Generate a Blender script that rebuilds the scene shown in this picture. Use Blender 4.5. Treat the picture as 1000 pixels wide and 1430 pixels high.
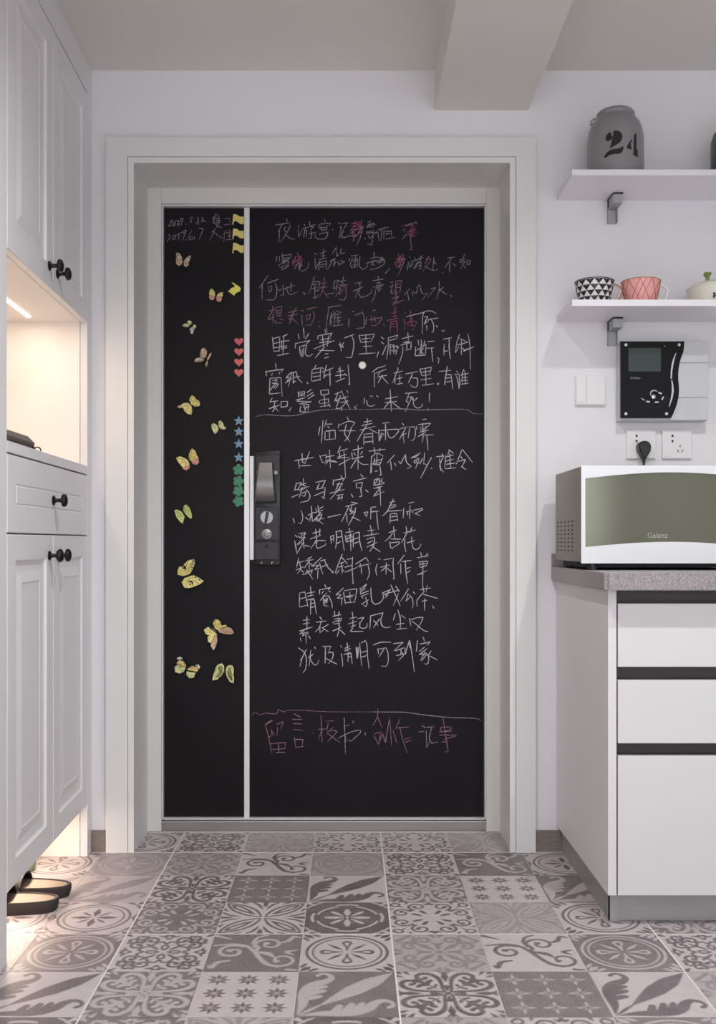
import bpy, bmesh, math, random
import numpy as np
from mathutils import Vector, Matrix

for o in list(bpy.data.objects):
    bpy.data.objects.remove(o)
SC = bpy.context.scene
COL = SC.collection
random.seed(7)

# ---------------------------------------------------------------- camera
F = 1404.0            # focal length in pixels of the 1000 x 1430 frame
VX, VY = 488.0, 757.0 # vanishing point of the room's depth lines
EYE = 0.89
cam_data = bpy.data.cameras.new('camera')
cam = bpy.data.objects.new('camera', cam_data)
COL.objects.link(cam)
cam.location = (0, 0, EYE)
cam.rotation_euler = (math.radians(90), 0, 0)
cam_data.sensor_fit = 'HORIZONTAL'
cam_data.sensor_width = 36
cam_data.lens = F * 36 / 1000
cam_data.shift_x = (500 - VX) / 1000
cam_data.shift_y = (VY - 715) / 1000
cam_data.clip_start = 0.02
SC.camera = cam

# ---------------------------------------------------------------- world, exposure
w = bpy.data.worlds.new('world')
SC.world = w
w.use_nodes = True
w.node_tree.nodes['Background'].inputs[0].default_value = (0.92, 0.96, 1.0, 1)
w.node_tree.nodes['Background'].inputs[1].default_value = 4.3
SC.view_settings.view_transform = 'Standard'
SC.view_settings.look = 'None'
SC.view_settings.gamma = 1
SC.view_settings.use_curve_mapping = False
SC.view_settings.exposure = -0.1
SC.cycles.max_bounces = 10
SC.cycles.diffuse_bounces = 6

# ---------------------------------------------------------------- lamps (numbers)
SPOTS = [  # x, y, watts, label : recessed ceiling downlights; the two nearest the wall throw the shelves' hard shadows, the other four are unseen and added as fill
    (0.82, 1.63, 62, 'recessed round ceiling downlight nearest the kitchen shelves'),
    (-0.04, 1.63, 62, 'recessed round ceiling downlight nearest the middle of the door'),
    (0.82, 0.1, 48, 'added unseen fill downlight on the kitchen side in mid room'),
    (-0.04, 0.1, 48, 'added unseen fill downlight over the middle of the room'),
    (0.82, -1.4, 48, 'added unseen fill downlight at the rear on the kitchen side'),
    (-0.04, -1.4, 48, 'added unseen fill downlight at the rear in the middle')]
NICHE_W, UNDER_W = 1.6, 1.9
SPOT_COL = (1.0, 0.99, 0.975)
CEIL = 2.25

def wx(px, Y): return (px - VX) * Y / F
def wz(py, Y): return EYE - (py - VY) * Y / F

# ---------------------------------------------------------------- materials
def srgb(r, g, b):
    def f(c):
        c /= 255.0
        return c / 12.92 if c <= 0.04045 else ((c + 0.055) / 1.055) ** 2.4
    return (f(r), f(g), f(b), 1)

def mat(name, col, rough=0.5, metal=0.0, spec=0.5, var=0.03, scale=6.0, bump=0.0, bscale=80.0, coat=0.0, stretch=None):
    m = bpy.data.materials.new(name)
    m.use_nodes = True
    nt = m.node_tree
    b = nt.nodes['Principled BSDF']
    c = srgb(*col)
    tc = nt.nodes.new('ShaderNodeTexCoord')
    src = tc.outputs['Object']
    if stretch:
        mp = nt.nodes.new('ShaderNodeMapping')
        mp.inputs['Scale'].default_value = stretch
        nt.links.new(src, mp.inputs[0])
        src = mp.outputs[0]
    n = nt.nodes.new('ShaderNodeTexNoise')
    n.inputs['Scale'].default_value = scale
    n.inputs['Detail'].default_value = 4
    nt.links.new(src, n.inputs['Vector'])
    mx = nt.nodes.new('ShaderNodeMix')
    mx.data_type = 'RGBA'
    nt.links.new(n.outputs['Fac'], mx.inputs['Factor'])
    mx.inputs[6].default_value = tuple(max(0, x * (1 - var)) for x in c[:3]) + (1,)
    mx.inputs[7].default_value = tuple(min(1, x * (1 + var)) for x in c[:3]) + (1,)
    nt.links.new(mx.outputs[2], b.inputs['Base Color'])
    b.inputs['Roughness'].default_value = rough
    b.inputs['Metallic'].default_value = metal
    b.inputs['Specular IOR Level'].default_value = spec
    b.inputs['Coat Weight'].default_value = coat
    if bump:
        n2 = nt.nodes.new('ShaderNodeTexNoise')
        n2.inputs['Scale'].default_value = bscale
        nt.links.new(src, n2.inputs['Vector'])
        bp = nt.nodes.new('ShaderNodeBump')
        bp.inputs['Strength'].default_value = bump
        bp.inputs['Distance'].default_value = 0.002
        nt.links.new(n2.outputs['Fac'], bp.inputs['Height'])
        nt.links.new(bp.outputs[0], b.inputs['Normal'])
    return m

M = {}
M['wall'] = mat('wall_paint', (226, 225, 229), 0.7, var=0.01, bump=0.05, bscale=300)
M['ceiling'] = mat('ceiling_paint', (217, 215, 211), 0.8, var=0.01)
M['cab'] = mat('cabinet_lacquer', (222, 221, 223), 0.38, var=0.008)
M['cab_in'] = mat('cabinet_inside', (236, 230, 226), 0.5, var=0.008)
M['casing'] = mat('casing_paint', (219, 219, 219), 0.42, var=0.01)
M['frame'] = mat('steel_frame_paint', (211, 210, 207), 0.45, var=0.01)
M['black_knob'] = mat('black_iron', (22, 20, 22), 0.4, metal=0.3)
M['steel'] = mat('brushed_steel', (160, 158, 156), 0.35, metal=0.85, var=0.06, stretch=(1, 1, 30))
M['kick'] = mat('kick_steel', (168, 168, 168), 0.38, metal=0.5, var=0.05, stretch=(1, 1, 30))
M['alu'] = mat('aluminium_edge', (222, 222, 224), 0.35, metal=0.3, var=0.02)
M['bracket'] = mat('bracket_metal', (164, 165, 167), 0.45, metal=0.5, var=0.04)
M['shelf'] = mat('shelf_laminate', (228, 227, 232), 0.4, var=0.01)
M['kitchen'] = mat('kitchen_gloss_white', (209, 209, 210), 0.25, var=0.006)
M['kside'] = mat('kitchen_side_panel', (214, 212, 214), 0.4, var=0.006)
M['channel'] = mat('dark_grip_channel', (58, 55, 54), 0.4, metal=0.3, var=0.2, stretch=(1, 8, 40))
M['grout'] = mat('pale_grout', (206, 200, 198), 0.8, var=0.05, scale=60)
M['wood'] = mat('greyed_wood_skirting', (128, 119, 112), 0.55, var=0.35, scale=18, stretch=(1, 1, 14))
M['black_plastic'] = mat('black_plastic', (18, 18, 20), 0.35)
M['white_plastic'] = mat('white_plastic', (226, 226, 228), 0.35, var=0.005)
M['dark_slot'] = mat('dark_slot', (20, 20, 22), 0.7)
M['silver_plastic'] = mat('silver_plastic', (196, 198, 200), 0.38, metal=0.25, var=0.02)
M['mw_white'] = mat('microwave_frame', (214, 216, 220), 0.3, var=0.01)
M['mw_side'] = mat('microwave_casing', (148, 140, 130), 0.42, metal=0.55, var=0.04)
M['mw_glass'] = mat('microwave_window', (98, 99, 84), 0.12, metal=0.5, spec=0.6, var=0.05, scale=3)
M['print_grey'] = mat('faint_grey_print', (158, 160, 148), 0.4)
M['screen'] = mat('screen_glass', (50, 60, 58), 0.25)
M['panel_gloss'] = mat('gloss_black_panel', (8, 10, 12), 0.12, spec=0.25)
M['chrome'] = mat('chrome', (205, 205, 208), 0.22, metal=0.9)
M['lock_body'] = mat('lock_body', (26, 25, 27), 0.3, metal=0.3)
M['lock_plate'] = mat('lock_plate', (48, 46, 49), 0.38, metal=0.5)
M['lock_handle'] = mat('lock_handle', (120, 117, 117), 0.3, metal=0.8)
M['lock_knob'] = mat('lock_knob', (150, 150, 150), 0.35, metal=0.8)
M['jar'] = mat('grey_glaze', (134, 132, 135), 0.35, var=0.05)
M['ink'] = mat('black_ink', (14, 14, 16), 0.5)
M['cup_white'] = mat('white_glaze', (225, 224, 224), 0.2, var=0.01)
M['cup_black'] = mat('black_glaze', (24, 24, 26), 0.2)
M['cup_pink'] = mat('pink_glaze', (230, 164, 158), 0.25, var=0.03)
M['cup_pink_dark'] = mat('dark_pink_line', (168, 98, 96), 0.3)
M['gold'] = mat('gold_rim', (196, 140, 88), 0.3, metal=0.7)
M['cream'] = mat('cream_enamel', (220, 217, 205), 0.3, var=0.01)
M['green_knob'] = mat('green_knob', (122, 138, 70), 0.45, var=0.2, scale=60)
M['green_glass'] = mat('green_glass', (72, 92, 88), 0.25)
M['slip_sole'] = mat('slipper_rubber', (40, 32, 34), 0.55, var=0.05)
M['slip_bed'] = mat('slipper_footbed', (138, 121, 108), 0.5, var=0.08, scale=20, bump=0.5, bscale=400)
M['slip_strap'] = mat('slipper_strap', (24, 20, 22), 0.5)
M['slip_green'] = mat('green_slipper', (120, 146, 118), 0.7, var=0.25, scale=60)
M['pouch'] = mat('dark_leather', (44, 38, 42), 0.5, var=0.1, scale=40, bump=0.3)
M['yellow'] = mat('yellow_foam', (214, 202, 120), 0.6, var=0.04)
M['yellow2'] = mat('bright_yellow_foam', (226, 226, 100), 0.6, var=0.04)
M['heart'] = mat('red_foam', (206, 106, 104), 0.6, var=0.04)
M['heart2'] = mat('pink_red_foam', (204, 92, 108), 0.6, var=0.04)
M['blue'] = mat('blue_foam', (112, 146, 172), 0.6, var=0.04)
M['green'] = mat('green_foam', (62, 128, 98), 0.6, var=0.04)
M['magnet'] = mat('glitter_magnet', (215, 213, 205), 0.35, metal=0.3, var=0.25, scale=400)

# worktop: speckled grey quartz
def speckle():
    m = mat('speckled_quartz', (142, 137, 138), 0.35)
    nt = m.node_tree
    v = nt.nodes.new('ShaderNodeTexNoise'); v.inputs['Scale'].default_value = 420; v.inputs['Detail'].default_value = 2
    tc = nt.nodes.new('ShaderNodeTexCoord'); nt.links.new(tc.outputs['Object'], v.inputs['Vector'])
    r = nt.nodes.new('ShaderNodeValToRGB')
    e = r.color_ramp.elements
    e[0].position = 0.34; e[0].color = srgb(116, 110, 112)
    e[1].position = 0.66; e[1].color = srgb(170, 163, 164)
    a = r.color_ramp.elements.new(0.5); a.color = srgb(142, 137, 138)
    nt.links.new(v.outputs['Fac'], r.inputs[0])
    nt.links.new(r.outputs[0], nt.nodes['Principled BSDF'].inputs['Base Color'])
    return m
M['quartz'] = speckle()

# blackboard film on the door
def board():
    m = mat('blackboard_film', (30, 27, 31), 0.4, spec=0.13)
    nt = m.node_tree
    tc = nt.nodes.new('ShaderNodeTexCoord')
    n = nt.nodes.new('ShaderNodeTexNoise'); n.inputs['Scale'].default_value = 2.2; n.inputs['Detail'].default_value = 6; n.inputs['Roughness'].default_value = 0.7
    nt.links.new(tc.outputs['Object'], n.inputs['Vector'])
    r = nt.nodes.new('ShaderNodeValToRGB')
    r.color_ramp.elements[0].position = 0.3; r.color_ramp.elements[0].color = srgb(22, 18, 22)
    r.color_ramp.elements[1].position = 0.7; r.color_ramp.elements[1].color = srgb(30, 26, 30)
    nt.links.new(n.outputs['Fac'], r.inputs[0])
    nt.links.new(r.outputs[0], nt.nodes['Principled BSDF'].inputs['Base Color'])
    return m
M['board'] = board()

def chalk(name, col, cov):
    m = bpy.data.materials.new(name); m.use_nodes = True
    nt = m.node_tree
    b = nt.nodes['Principled BSDF']
    b.inputs['Base Color'].default_value = srgb(*col); b.inputs['Roughness'].default_value = 0.95
    b.inputs['Specular IOR Level'].default_value = 0.0
    tc = nt.nodes.new('ShaderNodeTexCoord')
    n = nt.nodes.new('ShaderNodeTexNoise'); n.inputs['Scale'].default_value = 420; n.inputs['Detail'].default_value = 2
    nt.links.new(tc.outputs['Object'], n.inputs['Vector'])
    r = nt.nodes.new('ShaderNodeMapRange')
    r.inputs['From Min'].default_value = 0.35; r.inputs['From Max'].default_value = 0.6
    r.inputs['To Min'].default_value = cov - 0.3; r.inputs['To Max'].default_value = min(1, cov + 0.25)
    nt.links.new(n.outputs['Fac'], r.inputs['Value'])
    nt.links.new(r.outputs[0], b.inputs['Alpha'])
    return m
M['chalk_w'] = chalk('white_chalk', (205, 202, 208), 0.76)
M['chalk_g'] = chalk('faint_white_chalk', (168, 160, 172), 0.6)
M['chalk_p'] = chalk('pink_chalk', (172, 132, 154), 0.6)
M['chalk_r'] = chalk('magenta_chalk', (176, 96, 132), 0.6)

def emit(name, col, s):
    m = bpy.data.materials.new(name); m.use_nodes = True
    b = m.node_tree.nodes['Principled BSDF']
    b.inputs['Base Color'].default_value = (0.8, 0.8, 0.8, 1)
    b.inputs['Emission Color'].default_value = col
    b.inputs['Emission Strength'].default_value = s
    return m
M['lamp_glow'] = emit('downlight_lens', (1, 0.97, 0.93, 1), 8)
M['led_glow'] = emit('warm_led_strip', (1, 0.84, 0.66, 1), 7)

# patterned tiles: mask attribute gives the printed motif, noise gives grain and wear
def tile_mat():
    m = bpy.data.materials.new('encaustic_print'); m.use_nodes = True
    nt = m.node_tree; L = nt.links
    b = nt.nodes['Principled BSDF']
    at = nt.nodes.new('ShaderNodeAttribute'); at.attribute_name = 'print'
    oi = nt.nodes.new('ShaderNodeObjectInfo')
    tc = nt.nodes.new('ShaderNodeTexCoord')
    ad = nt.nodes.new('ShaderNodeVectorMath'); ad.operation = 'ADD'
    sc = nt.nodes.new('ShaderNodeVectorMath'); sc.operation = 'SCALE'
    L.new(oi.outputs['Location'], sc.inputs[0]); sc.inputs['Scale'].default_value = 3.7
    L.new(tc.outputs['Object'], ad.inputs[0]); L.new(sc.outputs[0], ad.inputs[1])
    n1 = nt.nodes.new('ShaderNodeTexNoise'); n1.inputs['Scale'].default_value = 260; n1.inputs['Detail'].default_value = 4; n1.inputs['Roughness'].default_value = 0.75
    n2 = nt.nodes.new('ShaderNodeTexNoise'); n2.inputs['Scale'].default_value = 22; n2.inputs['Detail'].default_value = 5; n2.inputs['Roughness'].default_value = 0.65
    L.new(ad.outputs[0], n1.inputs['Vector']); L.new(ad.outputs[0], n2.inputs['Vector'])
    # wear: pulls the mask towards the middle
    w1 = nt.nodes.new('ShaderNodeMapRange'); w1.inputs['From Min'].default_value = 0.35; w1.inputs['From Max'].default_value = 0.7
    w1.inputs['To Min'].default_value = 0.0; w1.inputs['To Max'].default_value = 0.28
    L.new(n2.outputs['Fac'], w1.inputs['Value'])
    g1 = nt.nodes.new('ShaderNodeMapRange'); g1.inputs['From Min'].default_value = 0.3; g1.inputs['From Max'].default_value = 0.7
    g1.inputs['To Min'].default_value = -0.22; g1.inputs['To Max'].default_value = 0.22
    L.new(n1.outputs['Fac'], g1.inputs['Value'])
    mixv = nt.nodes.new('ShaderNodeMix'); mixv.data_type = 'FLOAT'
    L.new(w1.outputs[0], mixv.inputs[0]); L.new(at.outputs['Fac'], mixv.inputs[2]); mixv.inputs[3].default_value = 0.42
    s = nt.nodes.new('ShaderNodeMath'); s.operation = 'ADD'; s.use_clamp = True
    L.new(mixv.outputs[0], s.inputs[0]); L.new(g1.outputs[0], s.inputs[1])
    mx = nt.nodes.new('ShaderNodeMix'); mx.data_type = 'RGBA'
    mx.inputs[6].default_value = srgb(184, 174, 176); mx.inputs[7].default_value = srgb(86, 74, 78)
    L.new(s.outputs[0], mx.inputs[0])
    L.new(mx.outputs[2], b.inputs['Base Color'])
    b.inputs['Roughness'].default_value = 0.38
    rr = nt.nodes.new('ShaderNodeMapRange'); rr.inputs['To Min'].default_value = 0.3; rr.inputs['To Max'].default_value = 0.5
    L.new(n2.outputs['Fac'], rr.inputs['Value']); L.new(rr.outputs[0], b.inputs['Roughness'])
    bp = nt.nodes.new('ShaderNodeBump'); bp.inputs['Strength'].default_value = 0.12; bp.inputs['Distance'].default_value = 0.001
    L.new(n1.outputs['Fac'], bp.inputs['Height']); L.new(bp.outputs[0], b.inputs['Normal'])
    return m
M['tile'] = tile_mat()

# ---------------------------------------------------------------- helpers
def tag(o, label=None, cat=None, group=None, kind=None):
    if label: o['label'] = label
    if cat: o['category'] = cat
    if group: o['group'] = group
    if kind: o['kind'] = kind
    return o

def empty(name, loc, label=None, cat=None, group=None, kind=None, rz=0.0):
    o = bpy.data.objects.new(name, None)
    o.location = loc; o.rotation_euler = (0, 0, rz)
    o.empty_display_size = 0.05
    COL.objects.link(o)
    return tag(o, label, cat, group, kind)

class MB:
    """Collects faces for one mesh; coordinates are in the parent's frame (origin = world minus 'off')."""
    def __init__(s, off=(0, 0, 0)):
        s.v = []; s.f = []; s.m = []; s.off = Vector(off); s.cur = 0
    def add(s, vs, fs):
        n = len(s.v)
        s.v += [tuple(Vector(v) - s.off) for v in vs]
        s.f += [tuple(i + n for i in f) for f in fs]
        s.m += [s.cur] * len(fs)
        return s
    def box(s, x0, x1, y0, y1, z0, z1, bev=0.0):
        bm = bmesh.new()
        bmesh.ops.create_cube(bm, size=1)
        for v in bm.verts:
            v.co = Vector(((x0 + x1) / 2 + v.co.x * (x1 - x0), (y0 + y1) / 2 + v.co.y * (y1 - y0), (z0 + z1) / 2 + v.co.z * (z1 - z0)))
        if bev:
            bmesh.ops.bevel(bm, geom=list(bm.edges), offset=bev, segments=2, profile=0.6, affect='EDGES')
        s.frombm(bm); return s
    def frombm(s, bm):
        bm.verts.index_update()
        s.add([v.co.copy() for v in bm.verts], [[v.index for v in f.verts] for f in bm.faces])
        bm.free()
    def prism(s, pts, axis, a, b):
        """polygon pts (2D) extruded along axis between a and b. axis 'y': pts=(x,z); 'x': (y,z); 'z': (x,y)"""
        def P(p, t):
            return {'y': (p[0], t, p[1]), 'x': (t, p[0], p[1]), 'z': (p[0], p[1], t)}[axis]
        n = len(pts)
        vs = [P(p, a) for p in pts] + [P(p, b) for p in pts]
        fs = [tuple(range(n)), tuple(range(2 * n - 1, n - 1, -1))]
        fs += [(i, (i + 1) % n, n + (i + 1) % n, n + i) for i in range(n)]
        s.add(vs, fs); return s
    def lathe(s, prof, c, axis='z', n=24, sy=1.0):
        """prof: (radius, height) list revolved about axis through c"""
        vs = []; fs = []
        for r, h in prof:
            for k in range(n):
                a = 2 * math.pi * k / n
                u, v = r * math.cos(a), r * math.sin(a) * sy
                if axis == 'z': p = (c[0] + u, c[1] + v, c[2] + h)
                elif axis == 'x': p = (c[0] + h, c[1] + u, c[2] + v)
                else: p = (c[0] + u, c[1] + h, c[2] + v)
                vs.append(p)
        for i in range(len(prof) - 1):
            for k in range(n):
                fs.append((i * n + k, i * n + (k + 1) % n, (i + 1) * n + (k + 1) % n, (i + 1) * n + k))
        if prof[0][0] > 1e-5: fs.append(tuple(range(n - 1, -1, -1)))
        if prof[-1][0] > 1e-5: fs.append(tuple((len(prof) - 1) * n + k for k in range(n)))
        s.add(vs, fs); return s
    def tube(s, pts, r, n=8):
        pts = [Vector(p) for p in pts]
        rs = r if isinstance(r, (list, tuple)) else [r] * len(pts)
        vs = []; fs = []
        up = None
        for i, p in enumerate(pts):
            d = (pts[min(i + 1, len(pts) - 1)] - pts[max(i - 1, 0)]).normalized()
            if up is None:
                up = Vector((0, 0, 1)) if abs(d.z) < 0.9 else Vector((1, 0, 0))
            a = d.cross(up).normalized(); b = a.cross(d).normalized(); up = b
            for k in range(n):
                t = 2 * math.pi * k / n
                vs.append(p + (a * math.cos(t) + b * math.sin(t)) * rs[i])
        for i in range(len(pts) - 1):
            for k in range(n):
                fs.append((i * n + k, i * n + (k + 1) % n, (i + 1) * n + (k + 1) % n, (i + 1) * n + k))
        fs.append(tuple(range(n - 1, -1, -1))); fs.append(tuple((len(pts) - 1) * n + k for k in range(n)))
        s.add(vs, fs); return s
    def build(s, name, mats, parent=None, smooth=False, label=None, loc=(0, 0, 0)):
        me = bpy.data.meshes.new(name)
        me.from_pydata(s.v, [], s.f)
        mats = mats if isinstance(mats, list) else [mats]
        for m in mats: me.materials.append(M[m] if isinstance(m, str) else m)
        if len(mats) > 1:
            me.polygons.foreach_set('material_index', s.m)
        bm = bmesh.new(); bm.from_mesh(me)
        bmesh.ops.recalc_face_normals(bm, faces=bm.faces)
        bm.to_mesh(me); bm.free()
        if smooth:
            me.polygons.foreach_set('use_smooth', [True] * len(me.polygons))
            try: me.set_sharp_from_angle(angle=math.radians(38))
            except Exception: pass
        me.update()
        o = bpy.data.objects.new(name, me)
        COL.objects.link(o)
        o.location = loc
        if parent: o.parent = parent
        if label: o['label'] = label
        return o

def dup(root, loc):
    r = root.copy(); COL.objects.link(r); r.location = loc
    for ch in list(root.children):
        c = ch.copy(); COL.objects.link(c); c.parent = r
        for g in list(ch.children):
            d = g.copy(); COL.objects.link(d); d.parent = c
    return r

def text_verts(body, size, spacing=1.0):
    cu = bpy.data.curves.new('t', 'FONT'); cu.body = body; cu.size = size; cu.space_character = spacing; cu.extrude = 0.0
    o = bpy.data.objects.new('t', cu); COL.objects.link(o)
    dg = bpy.context.evaluated_depsgraph_get()
    me = bpy.data.meshes.new_from_object(o.evaluated_get(dg))
    vs = [v.co.copy() for v in me.vertices]; fs = [tuple(p.vertices) for p in me.polygons]
    bpy.data.objects.remove(o); bpy.data.meshes.remove(me)
    return vs, fs
# ================================================================ THE SETTING
YW = 2.90      # back wall face
YC = 2.88      # door casing face
YF = 3.09      # steel door frame face
YD = 3.12      # black door face
XL, XR, YB = -1.13, 2.2, -2.6

def struct(o): o['kind'] = 'structure'; return o

# back wall with the door opening, and the deep jamb recess
OX0, OX1, OZ = -0.630, 0.472, 1.989
b = MB()
b.box(XL - 0.1, OX0, YW, YW + 0.28, 0, CEIL)
b.box(OX1, XR + 0.1, YW, YW + 0.28, 0, CEIL)
b.box(OX0, OX1, YW, YW + 0.28, OZ, CEIL)
struct(b.build('wall_back', 'wall'))
struct(MB().box(XL - 0.1, XL, YB, YW, 0, CEIL).build('wall_left', 'wall'))
struct(MB().box(XR, XR + 0.1, YB, YW, 0, CEIL).build('wall_right', 'wall'))
# rear wall and wide window, out of view, added to shape and bring in light
WX0, WX1, WZ0, WZ1 = -0.95, 2.0, 0.75, 2.16
b = MB()
b.box(XL - 0.1, WX0, YB - 0.15, YB, 0, CEIL); b.box(WX1, XR + 0.1, YB - 0.15, YB, 0, CEIL)
b.box(WX0, WX1, YB - 0.15, YB, 0, WZ0); b.box(WX0, WX1, YB - 0.15, YB, WZ1, CEIL)
struct(b.build('added_wall_front', 'wall'))
b = MB()
for x in (WX0, WX0 + 0.96, WX0 + 1.94, WX1 - 0.05): b.box(x, x + 0.05, YB - 0.10, YB - 0.05, WZ0, WZ1)
b.box(WX0, WX1, YB - 0.10, YB - 0.05, WZ0, WZ0 + 0.05); b.box(WX0, WX1, YB - 0.10, YB - 0.05, WZ1 - 0.05, WZ1)
win = struct(b.build('added_window_1', 'frame'))
pl = bpy.data.lights.new('window_portal', 'AREA'); pl.shape = 'RECTANGLE'; pl.size = WX1 - WX0; pl.size_y = WZ1 - WZ0; pl.cycles.is_portal = True
po = bpy.data.objects.new('window_portal', pl); COL.objects.link(po); po.parent = win
po.location = ((WX0 + WX1) / 2, YB - 0.12, (WZ0 + WZ1) / 2); po.rotation_euler = (math.radians(90), 0, 0)
ceil = struct(MB().box(XL - 0.1, XR + 0.1, YB, YW + 0.28, CEIL, CEIL + 0.12).build('ceiling', 'ceiling'))
MB().box(0.246, 0.515, YB, YW, 2.135, CEIL).build('beam', 'ceiling', ceil, label='boxed ceiling beam')

# door casing (architrave) with jamb linings
cas = empty('trim_1', (0, YC, 0), kind='structure')
OF = (0, YC, 0)
CO0, CO1, COZ = -0.698, 0.534, 2.050
def casing_profile(mb, side):
    # flat board, a fine dark gap, then the raised edge of the jamb lining
    BI, BO, BR = 0.018, 0.0058, YC + 0.0015     # bead covers OX-0.0045 .. OX+0.012
    if side == 'l':
        mb.box(CO0, OX0 - BO, YC, YW - 0.0005, 0, COZ)
        mb.box(OX0 - 0.0045, OX0 + 0.012, BR, YC + 0.012, 0, OZ - 0.012)
        mb.box(OX0 - 0.003, OX0 + 0.010, YC + 0.0121, YF + 0.01, 0, OZ)
    elif side == 'r':
        mb.box(OX1 + BO, CO1, YC, YW - 0.0005, 0, COZ)
        mb.box(OX1 - 0.012, OX1 + 0.0045, BR, YC + 0.012, 0, OZ - 0.012)
        mb.box(OX1 - 0.010, OX1 + 0.003, YC + 0.0121, YF + 0.01, 0, OZ)
    else:
        mb.box(OX0 - BO, OX1 + BO, YC, YW - 0.0005, OZ + BO, COZ)
        mb.box(OX0 - 0.0045, OX1 + 0.0045, BR, YC + 0.012, OZ - 0.012, OZ + 0.0045)
        mb.box(OX0 + 0.010, OX1 - 0.010, YC + 0.0121, YF + 0.01, OZ - 0.010, OZ + 0.003)
for sd, nm in (('l', 'casing_board'), ('r', 'casing_board'), ('t', 'head_board')):
    mb = MB(OF); casing_profile(mb, sd); mb.build(nm, 'casing', cas)

# skirting boards
struct(MB().box(-0.742, CO0 - 0.001, YW - 0.008, YW, 0, 0.060, 0.001).build('baseboard_left', 'wood'))
struct(MB().box(CO1 + 0.001, 0.70, YW - 0.008, YW, 0, 0.060, 0.001).build('baseboard_right', 'wood'))

# ---- the entrance door
door = empty('door_1', (0, YD, 0), kind='structure')
OD = (0, YD, 0)
DX0, DX1, DZ0, DZ1 = -0.5755, 0.418, 0.036, 1.928
mb = MB(OD)
mb.box(OX0 + 0.008, DX0 - 0.003, YF, YD + 0.05, 0, DZ1 + 0.055, 0.0015)
mb.box(DX1 + 0.003, OX1 - 0.008, YF, YD + 0.05, 0, DZ1 + 0.055, 0.0015)
mb.box(DX0 - 0.003, DX1 + 0.003, YF + 0.0004, YD + 0.05, DZ1 + 0.003, DZ1 + 0.055, 0.0015)
mb.build('door_frame', 'frame', door)
mb = MB(OD)   # bright metal edging round the leaves
mb.box(DX0 - 0.003, DX0 + 0.0005, YF + 0.012, YD + 0.04, DZ0, DZ1 + 0.003)
mb.box(DX1 - 0.0005, DX1 + 0.003, YF + 0.012, YD + 0.04, DZ0, DZ1 + 0.003)
mb.box(DX0, DX1, YF + 0.012, YD + 0.04, DZ1 - 0.0015, DZ1 + 0.003)
mb.box(DX0, DX1, YF + 0.014, YD + 0.04, DZ0 - 0.003, DZ0 + 0.001)
mb.build('edge_trim', 'alu', door)
SX0, SX1 = -0.3265, -0.309
MB(OD).box(DX0 + 0.001, SX0, YD, YD + 0.045, DZ0 + 0.001, DZ1 - 0.0015, 0.001).build('narrow_leaf', 'board', door, label='narrow black side leaf')
MB(OD).box(SX1, DX1 - 0.001, YD, YD + 0.045, DZ0 + 0.001, DZ1 - 0.0015, 0.001).build('wide_leaf', 'board', door, label='wide black main leaf')
MB(OD).box(SX0 + 0.0005, SX1 - 0.0005, YD - 0.008, YD + 0.045, DZ0 + 0.001, DZ1 - 0.002, 0.0015).build('meeting_strip', 'alu', door)
mb = MB(OD)
mb.box(OX0 + 0.012, OX1 - 0.012, YF + 0.006, YD + 0.06, 0, 0.030, 0.002)
mb.build('threshold', 'steel', door)
MB(OD).box(wx(349, YD), wx(354.6, YD), YD - 0.004, YD + 0.002, wz(782, YD), wz(637, YD), 0.001).build('latch_plate', 'alu', door)

# ---- lock
LB = MB(OD)
def L(x): return wx(340 + x / 7.944, YD - 0.02)
def LZ(y): return wz(620 + y / 7.944, YD - 0.02)
lock = MB(OD).box(L(120), L(410), YD - 0.022, YD, LZ(1345), LZ(80), 0.004).build('lock', 'lock_body', door, True)
MB(OD).box(L(140), L(405), YD - 0.026, YD - 0.02, LZ(335), LZ(135), 0.002).build('upper_plate', 'lock_plate', lock)
MB(OD).box(L(135), L(392), YD - 0.028, YD - 0.02, LZ(1068), LZ(700), 0.002).build('middle_plate', 'lock_plate', lock)
MB(OD).box(L(132), L(392), YD - 0.028, YD - 0.02, LZ(1285), LZ(1090), 0.002).build('battery_cover', 'lock_plate', lock)
mb = MB(OD)   # push-pull handle: a blade widening and swelling downwards
prof = [(215, 178, 340, 0.030, 0.052), (330, 166, 346, 0.030, 0.060), (440, 150, 352, 0.030, 0.066), (560, 138, 366, 0.030, 0.064), (630, 134, 372, 0.030, 0.054), (655, 134, 374, 0.030, 0.044)]
vs = []; fs = []
for (y, xa, xb, da, db) in prof:
    for (x, d) in ((xa, da), (xa, db - 0.006), (xa + 14, db), (xb - 14, db), (xb, db - 0.006), (xb, da)):
        vs.append((L(x), YD - d, LZ(y)))
for i in range(len(prof) - 1):
    for k in range(6):
        fs.append((i * 6 + k, i * 6 + (k + 1) % 6, (i + 1) * 6 + (k + 1) % 6, (i + 1) * 6 + k))
fs += [tuple(range(6)), tuple(range(len(vs) - 1, len(vs) - 7, -1))]
mb.add(vs, fs)
mb.box(L(150), L(385), YD - 0.034, YD - 0.02, LZ(345), LZ(300), 0.002)
mb.build('handle', 'lock_handle', lock, True)
kx, kz = L(262), LZ(815)
mb = MB(OD).lathe([(0.0215, 0.004), (0.0215, -0.006), (0.019, -0.009), (0, -0.009)], (kx, YD - 0.026, kz), 'y', 28)
mb.build('turn_knob', 'lock_knob', lock, True)
bm = bmesh.new(); bmesh.ops.create_cube(bm, size=1)
for v in bm.verts:
    v.co = Vector((v.co.x * 0.008, v.co.y * 0.007, v.co.z * 0.036))
    v.co.rotate(Matrix.Rotation(math.radians(10), 3, 'Y')); v.co += Vector((kx, YD - 0.038, kz))
mb = MB(OD); mb.frombm(bm); mb.build('thumb_grip', 'lock_plate', lock)
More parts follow.
